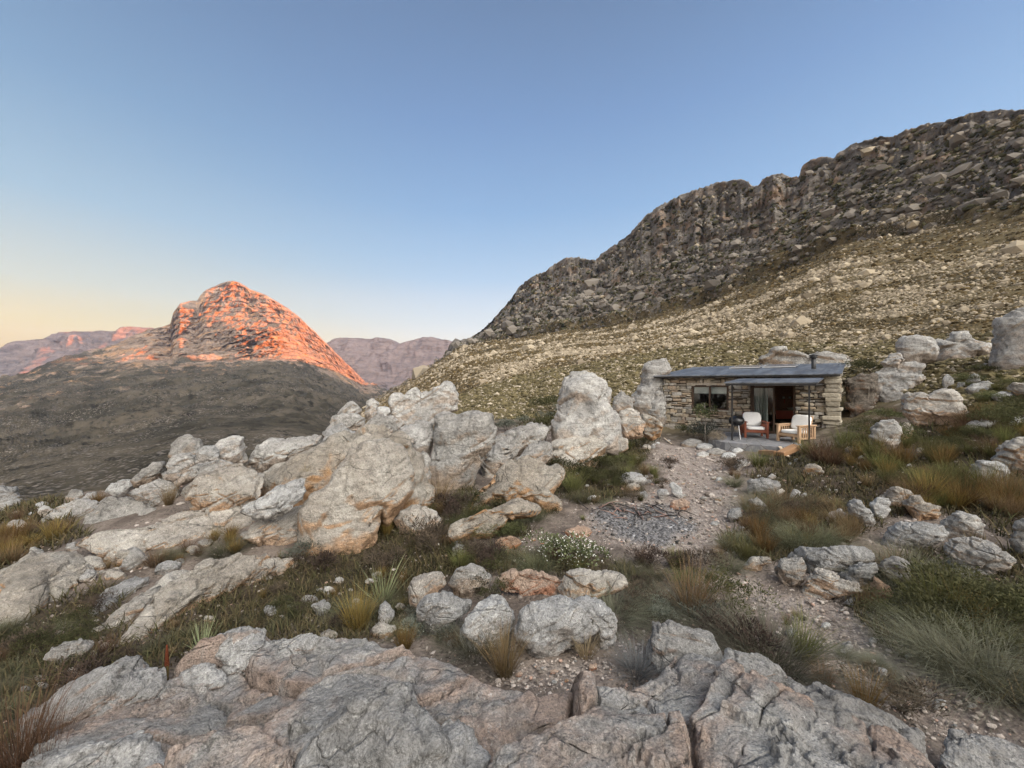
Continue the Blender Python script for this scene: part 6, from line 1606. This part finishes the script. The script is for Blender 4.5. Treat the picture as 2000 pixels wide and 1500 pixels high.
    # ash and charred sticks of the fire place
    r = np.random.default_rng(8)
    c0 = ground_at(1255, 1012); fp = empty('fire_pit', c0); tag(fp, 'old fire place with charred sticks and pale ash on the gravel', 'fire place')
    stk = MB()
    for j in range(46):
        a = r.uniform(0, 6.28); d = r.uniform(0, .62) ** .8; ln = r.uniform(.12, .42); b_ = r.uniform(0, 6.28); x, y = d * math.cos(a) * 1.15, d * math.sin(a) * .55 + .18
        z = float(g(c0[0] + x, c0[1] + y)[0]) - c0[2]
        stk.tube([(x, y, z + .02), (x + ln * .5 * math.cos(b_), y + ln * .5 * math.sin(b_), z + r.uniform(.02, .09)), (x + ln * math.cos(b_), y + ln * math.sin(b_), z + r.uniform(.01, .12))], [.010, .008, .004], 5, (.035, .03, .03) if j % 3 else (.20, .13, .11))
    stk.build('charred_sticks', M_STONE, fp, True)
    # red flower spike in the foreground
    q = ground_at(326, 1352); fl = empty('flower_spike', q); tag(fl, 'single red hot poker flower spike behind the purplish boulder', 'flower')
    H_ = 92 / F * q[1]
    t = MB(); t.tube([(0, 0, -.05), (.004, 0, H_ * .5), (0, 0, H_ * .72)], [.008, .007, .005], 6, (.16, .13, .05)); t.build('stem', M_LEAF, fl, True)
    t = MB()
    for j in range(90):
        z = H_ * (.58 + .42 * j / 90); a = j * 2.4; rr = .013 * (1 - .7 * j / 90)
        t.tube([(rr * .2 * math.cos(a), rr * .2 * math.sin(a), z), (rr * math.cos(a), rr * math.sin(a), z - .012)], [.004, .003], 4, (.22, .075, .03))
    t.build('flower_head', M_LEAF, fl, True)
# ------------------------------------------------------------------ camera, sky, sun
SUN_AZ, SUN_EL = math.radians(88.5), math.radians(5.4)
def camera_light():
    cam = bpy.data.cameras.new('camera'); co = bpy.data.objects.new('camera', cam); COL.objects.link(co)
    cam.sensor_fit = 'HORIZONTAL'; cam.sensor_width = 36; cam.lens = 36 * F / 2000
    cam.clip_start = .05; cam.clip_end = 40000
    co.rotation_euler = (math.pi / 2, 0, 0)
    SC.camera = co
    w = bpy.data.worlds.new('World'); SC.world = w; w.use_nodes = True
    N = NT(w.node_tree); bg = w.node_tree.nodes['Background']
    sky = N.n('ShaderNodeTexSky', sky_type='NISHITA')
    sky.sun_disc = False; sky.sun_elevation = SUN_EL; sky.sun_rotation = SUN_AZ
    sky.altitude = 600; sky.air_density = 1.0; sky.dust_density = 1.5; sky.ozone_density = 1.5
    tc = N.n('ShaderNodeTexCoord'); sp = N.n('ShaderNodeSeparateXYZ'); N.L(tc.outputs['Generated'], sp.inputs[0])
    X, Y, Z = sp.outputs
    def lin(*c): return tuple((v / 255 / 12.92) if v / 255 <= .04045 else ((v / 255 + .055) / 1.055) ** 2.4 for v in c)
    k = 1.0 / (2 ** EXPOSURE) / SKY_STRENGTH
    def sk(*c): return tuple(v * k for v in lin(*c))
    def deg(d): return math.sin(math.radians(d))
    Zc = N.math('MAXIMUM', Z, 0.0)
    mid = N.ramp(Zc, [(0, sk(250, 226, 186)), (deg(4), sk(252, 243, 220)), (deg(8), sk(232, 238, 239)), (deg(15), sk(178, 209, 236)), (deg(24), sk(138, 180, 222)), (deg(34), sk(116, 155, 202)), (deg(46), sk(98, 130, 170)), (deg(75), sk(100, 125, 170))])
    lef = N.ramp(Zc, [(0, sk(236, 172, 100)), (deg(3), sk(242, 198, 118)), (deg(6), sk(236, 213, 148)), (deg(10), sk(205, 210, 195)), (deg(18), sk(158, 190, 210)), (deg(28), sk(122, 160, 194)), (deg(40), sk(98, 130, 166)), (deg(75), sk(100, 125, 170))])
    lx = N.mapr(X, -.05, -.85)
    front = N.mix(lx, mid, lef)
    # behind the photographer and towards the low sun: bright hazy sky
    glow = N.ramp(Zc, [(0, sk2(1.1, .95, .78, k)), (deg(12), sk2(1.2, 1.1, .97, k)), (deg(35), sk2(.95, .92, .90, k)), (deg(60), sk2(.6, .62, .66, k)), (deg(85), sk2(.42, .46, .54, k))])
    c = N.mix(N.mapr(Y, .10, -.45), front, glow)
    # added fill: a bright lobe in the unseen sky behind the camera
    dt = N.n('ShaderNodeVectorMath', operation='DOT_PRODUCT'); N.L(tc.outputs['Generated'], dt.inputs[0]); dt.inputs[1].default_value = Vector((.42, -.62, .66)).normalized()
    lobe = N.ramp(dt.outputs['Value'], [(.60, 0.0), (.84, .20), (.965, 1.0)])
    c = N.mix(1.0, c, N.mix(1.0, lobe, sk2(LOBE * 1.04, LOBE, LOBE * .93, k), 'MULTIPLY'), 'ADD')
    c = N.mix(.08, c, sky.outputs[0])
    N.L(c, bg.inputs['Color']); bg.inputs['Strength'].default_value = SKY_STRENGTH
    sl = bpy.data.lights.new('sun', 'SUN'); so = bpy.data.objects.new('sun', sl); COL.objects.link(so)
    sl.energy = 5.0; sl.angle = math.radians(.5); sl.color = (1.0, .275, .055)
    d = Vector((math.sin(SUN_AZ) * math.cos(SUN_EL), math.cos(SUN_AZ) * math.cos(SUN_EL), math.sin(SUN_EL)))
    so.rotation_euler = d.to_track_quat('Z', 'Y').to_euler()
    so.location = (60, -10, 80)
    vs = SC.view_settings
    SC.display_settings.display_device = 'sRGB'
    vs.view_transform = 'Standard'; vs.look = 'None'; vs.exposure = EXPOSURE; vs.gamma = 1; vs.use_curve_mapping = False
    SC.cycles.use_denoising = True
    SC.cycles.max_bounces = 4; SC.cycles.diffuse_bounces = 3; SC.cycles.volume_bounces = 0
LOBE = 9.6
def haze():
    m = bpy.data.materials.new('haze'); m.use_nodes = True; nt = m.node_tree
    nt.nodes.remove(nt.nodes['Principled BSDF'])
    v = nt.nodes.new('ShaderNodeVolumePrincipled'); v.inputs['Density'].default_value = HAZE
    v.inputs['Color'].default_value = (.50, .68, 1.0, 1); v.inputs['Anisotropy'].default_value = 0
    nt.links.new(v.outputs[0], nt.nodes['Material Output'].inputs['Volume'])
    q = MB(); q.box((-9000, -1600, -720), (4200, 9000, 1000))
    o = q.build('haze', m); tag(o, kind='stuff')
HAZE = 3.5e-5
def sk2(r, g_, b, k): return (r * k, g_ * k, b * k)
SKY_STRENGTH = .12; EXPOSURE = 2.1
import time as _t
_t0 = _t.time()
def step(n): print('STEP', n, round(_t.time() - _t0, 1), flush=True)
make_ground(); step('ground')
RM = right_mountain(); step('right')
left_mountain(); step('left')
_fm = mountain_mat('far_range', (.17, .13, .115), (.14, .122, .125), (.09, .078, .085), (.06, .053, .065), .1, (.185, .14, .125))
far_range('hazy flat topped range in the gap between the peaks', [(520,700),(600,690),(645,671),(665,664),(690,660),(720,662),(745,660),(765,663),(775,667),(785,673),(800,668),(825,660),(850,660),(870,665),(890,669),(905,674),(960,680),(1100,568),(1300,500),(1500,490)], 5200, 2200, 300, _fm)  # right end is unseen, added high to shade the visible part of this range
far_range('hazy twin topped range on the left horizon', [(-400,720),(-100,705),(0,694),(60,682),(110,666),(135,653),(150,648),(160,652),(170,656),(180,652),(200,646),(215,650),(227,656),(245,653),(262,650),(280,642),(300,640),(330,650),(420,680)], 3800, 1900, 250, _fm)
step('far')
build_rocks(); step('rocks')
build_shelf(); step('shelf')
PR = build_plants(); step('plants')
cover(); mountain_cover(RM); step('cover')
build_cabin(PR); step('cabin')
if HAZE: haze()
camera_light()
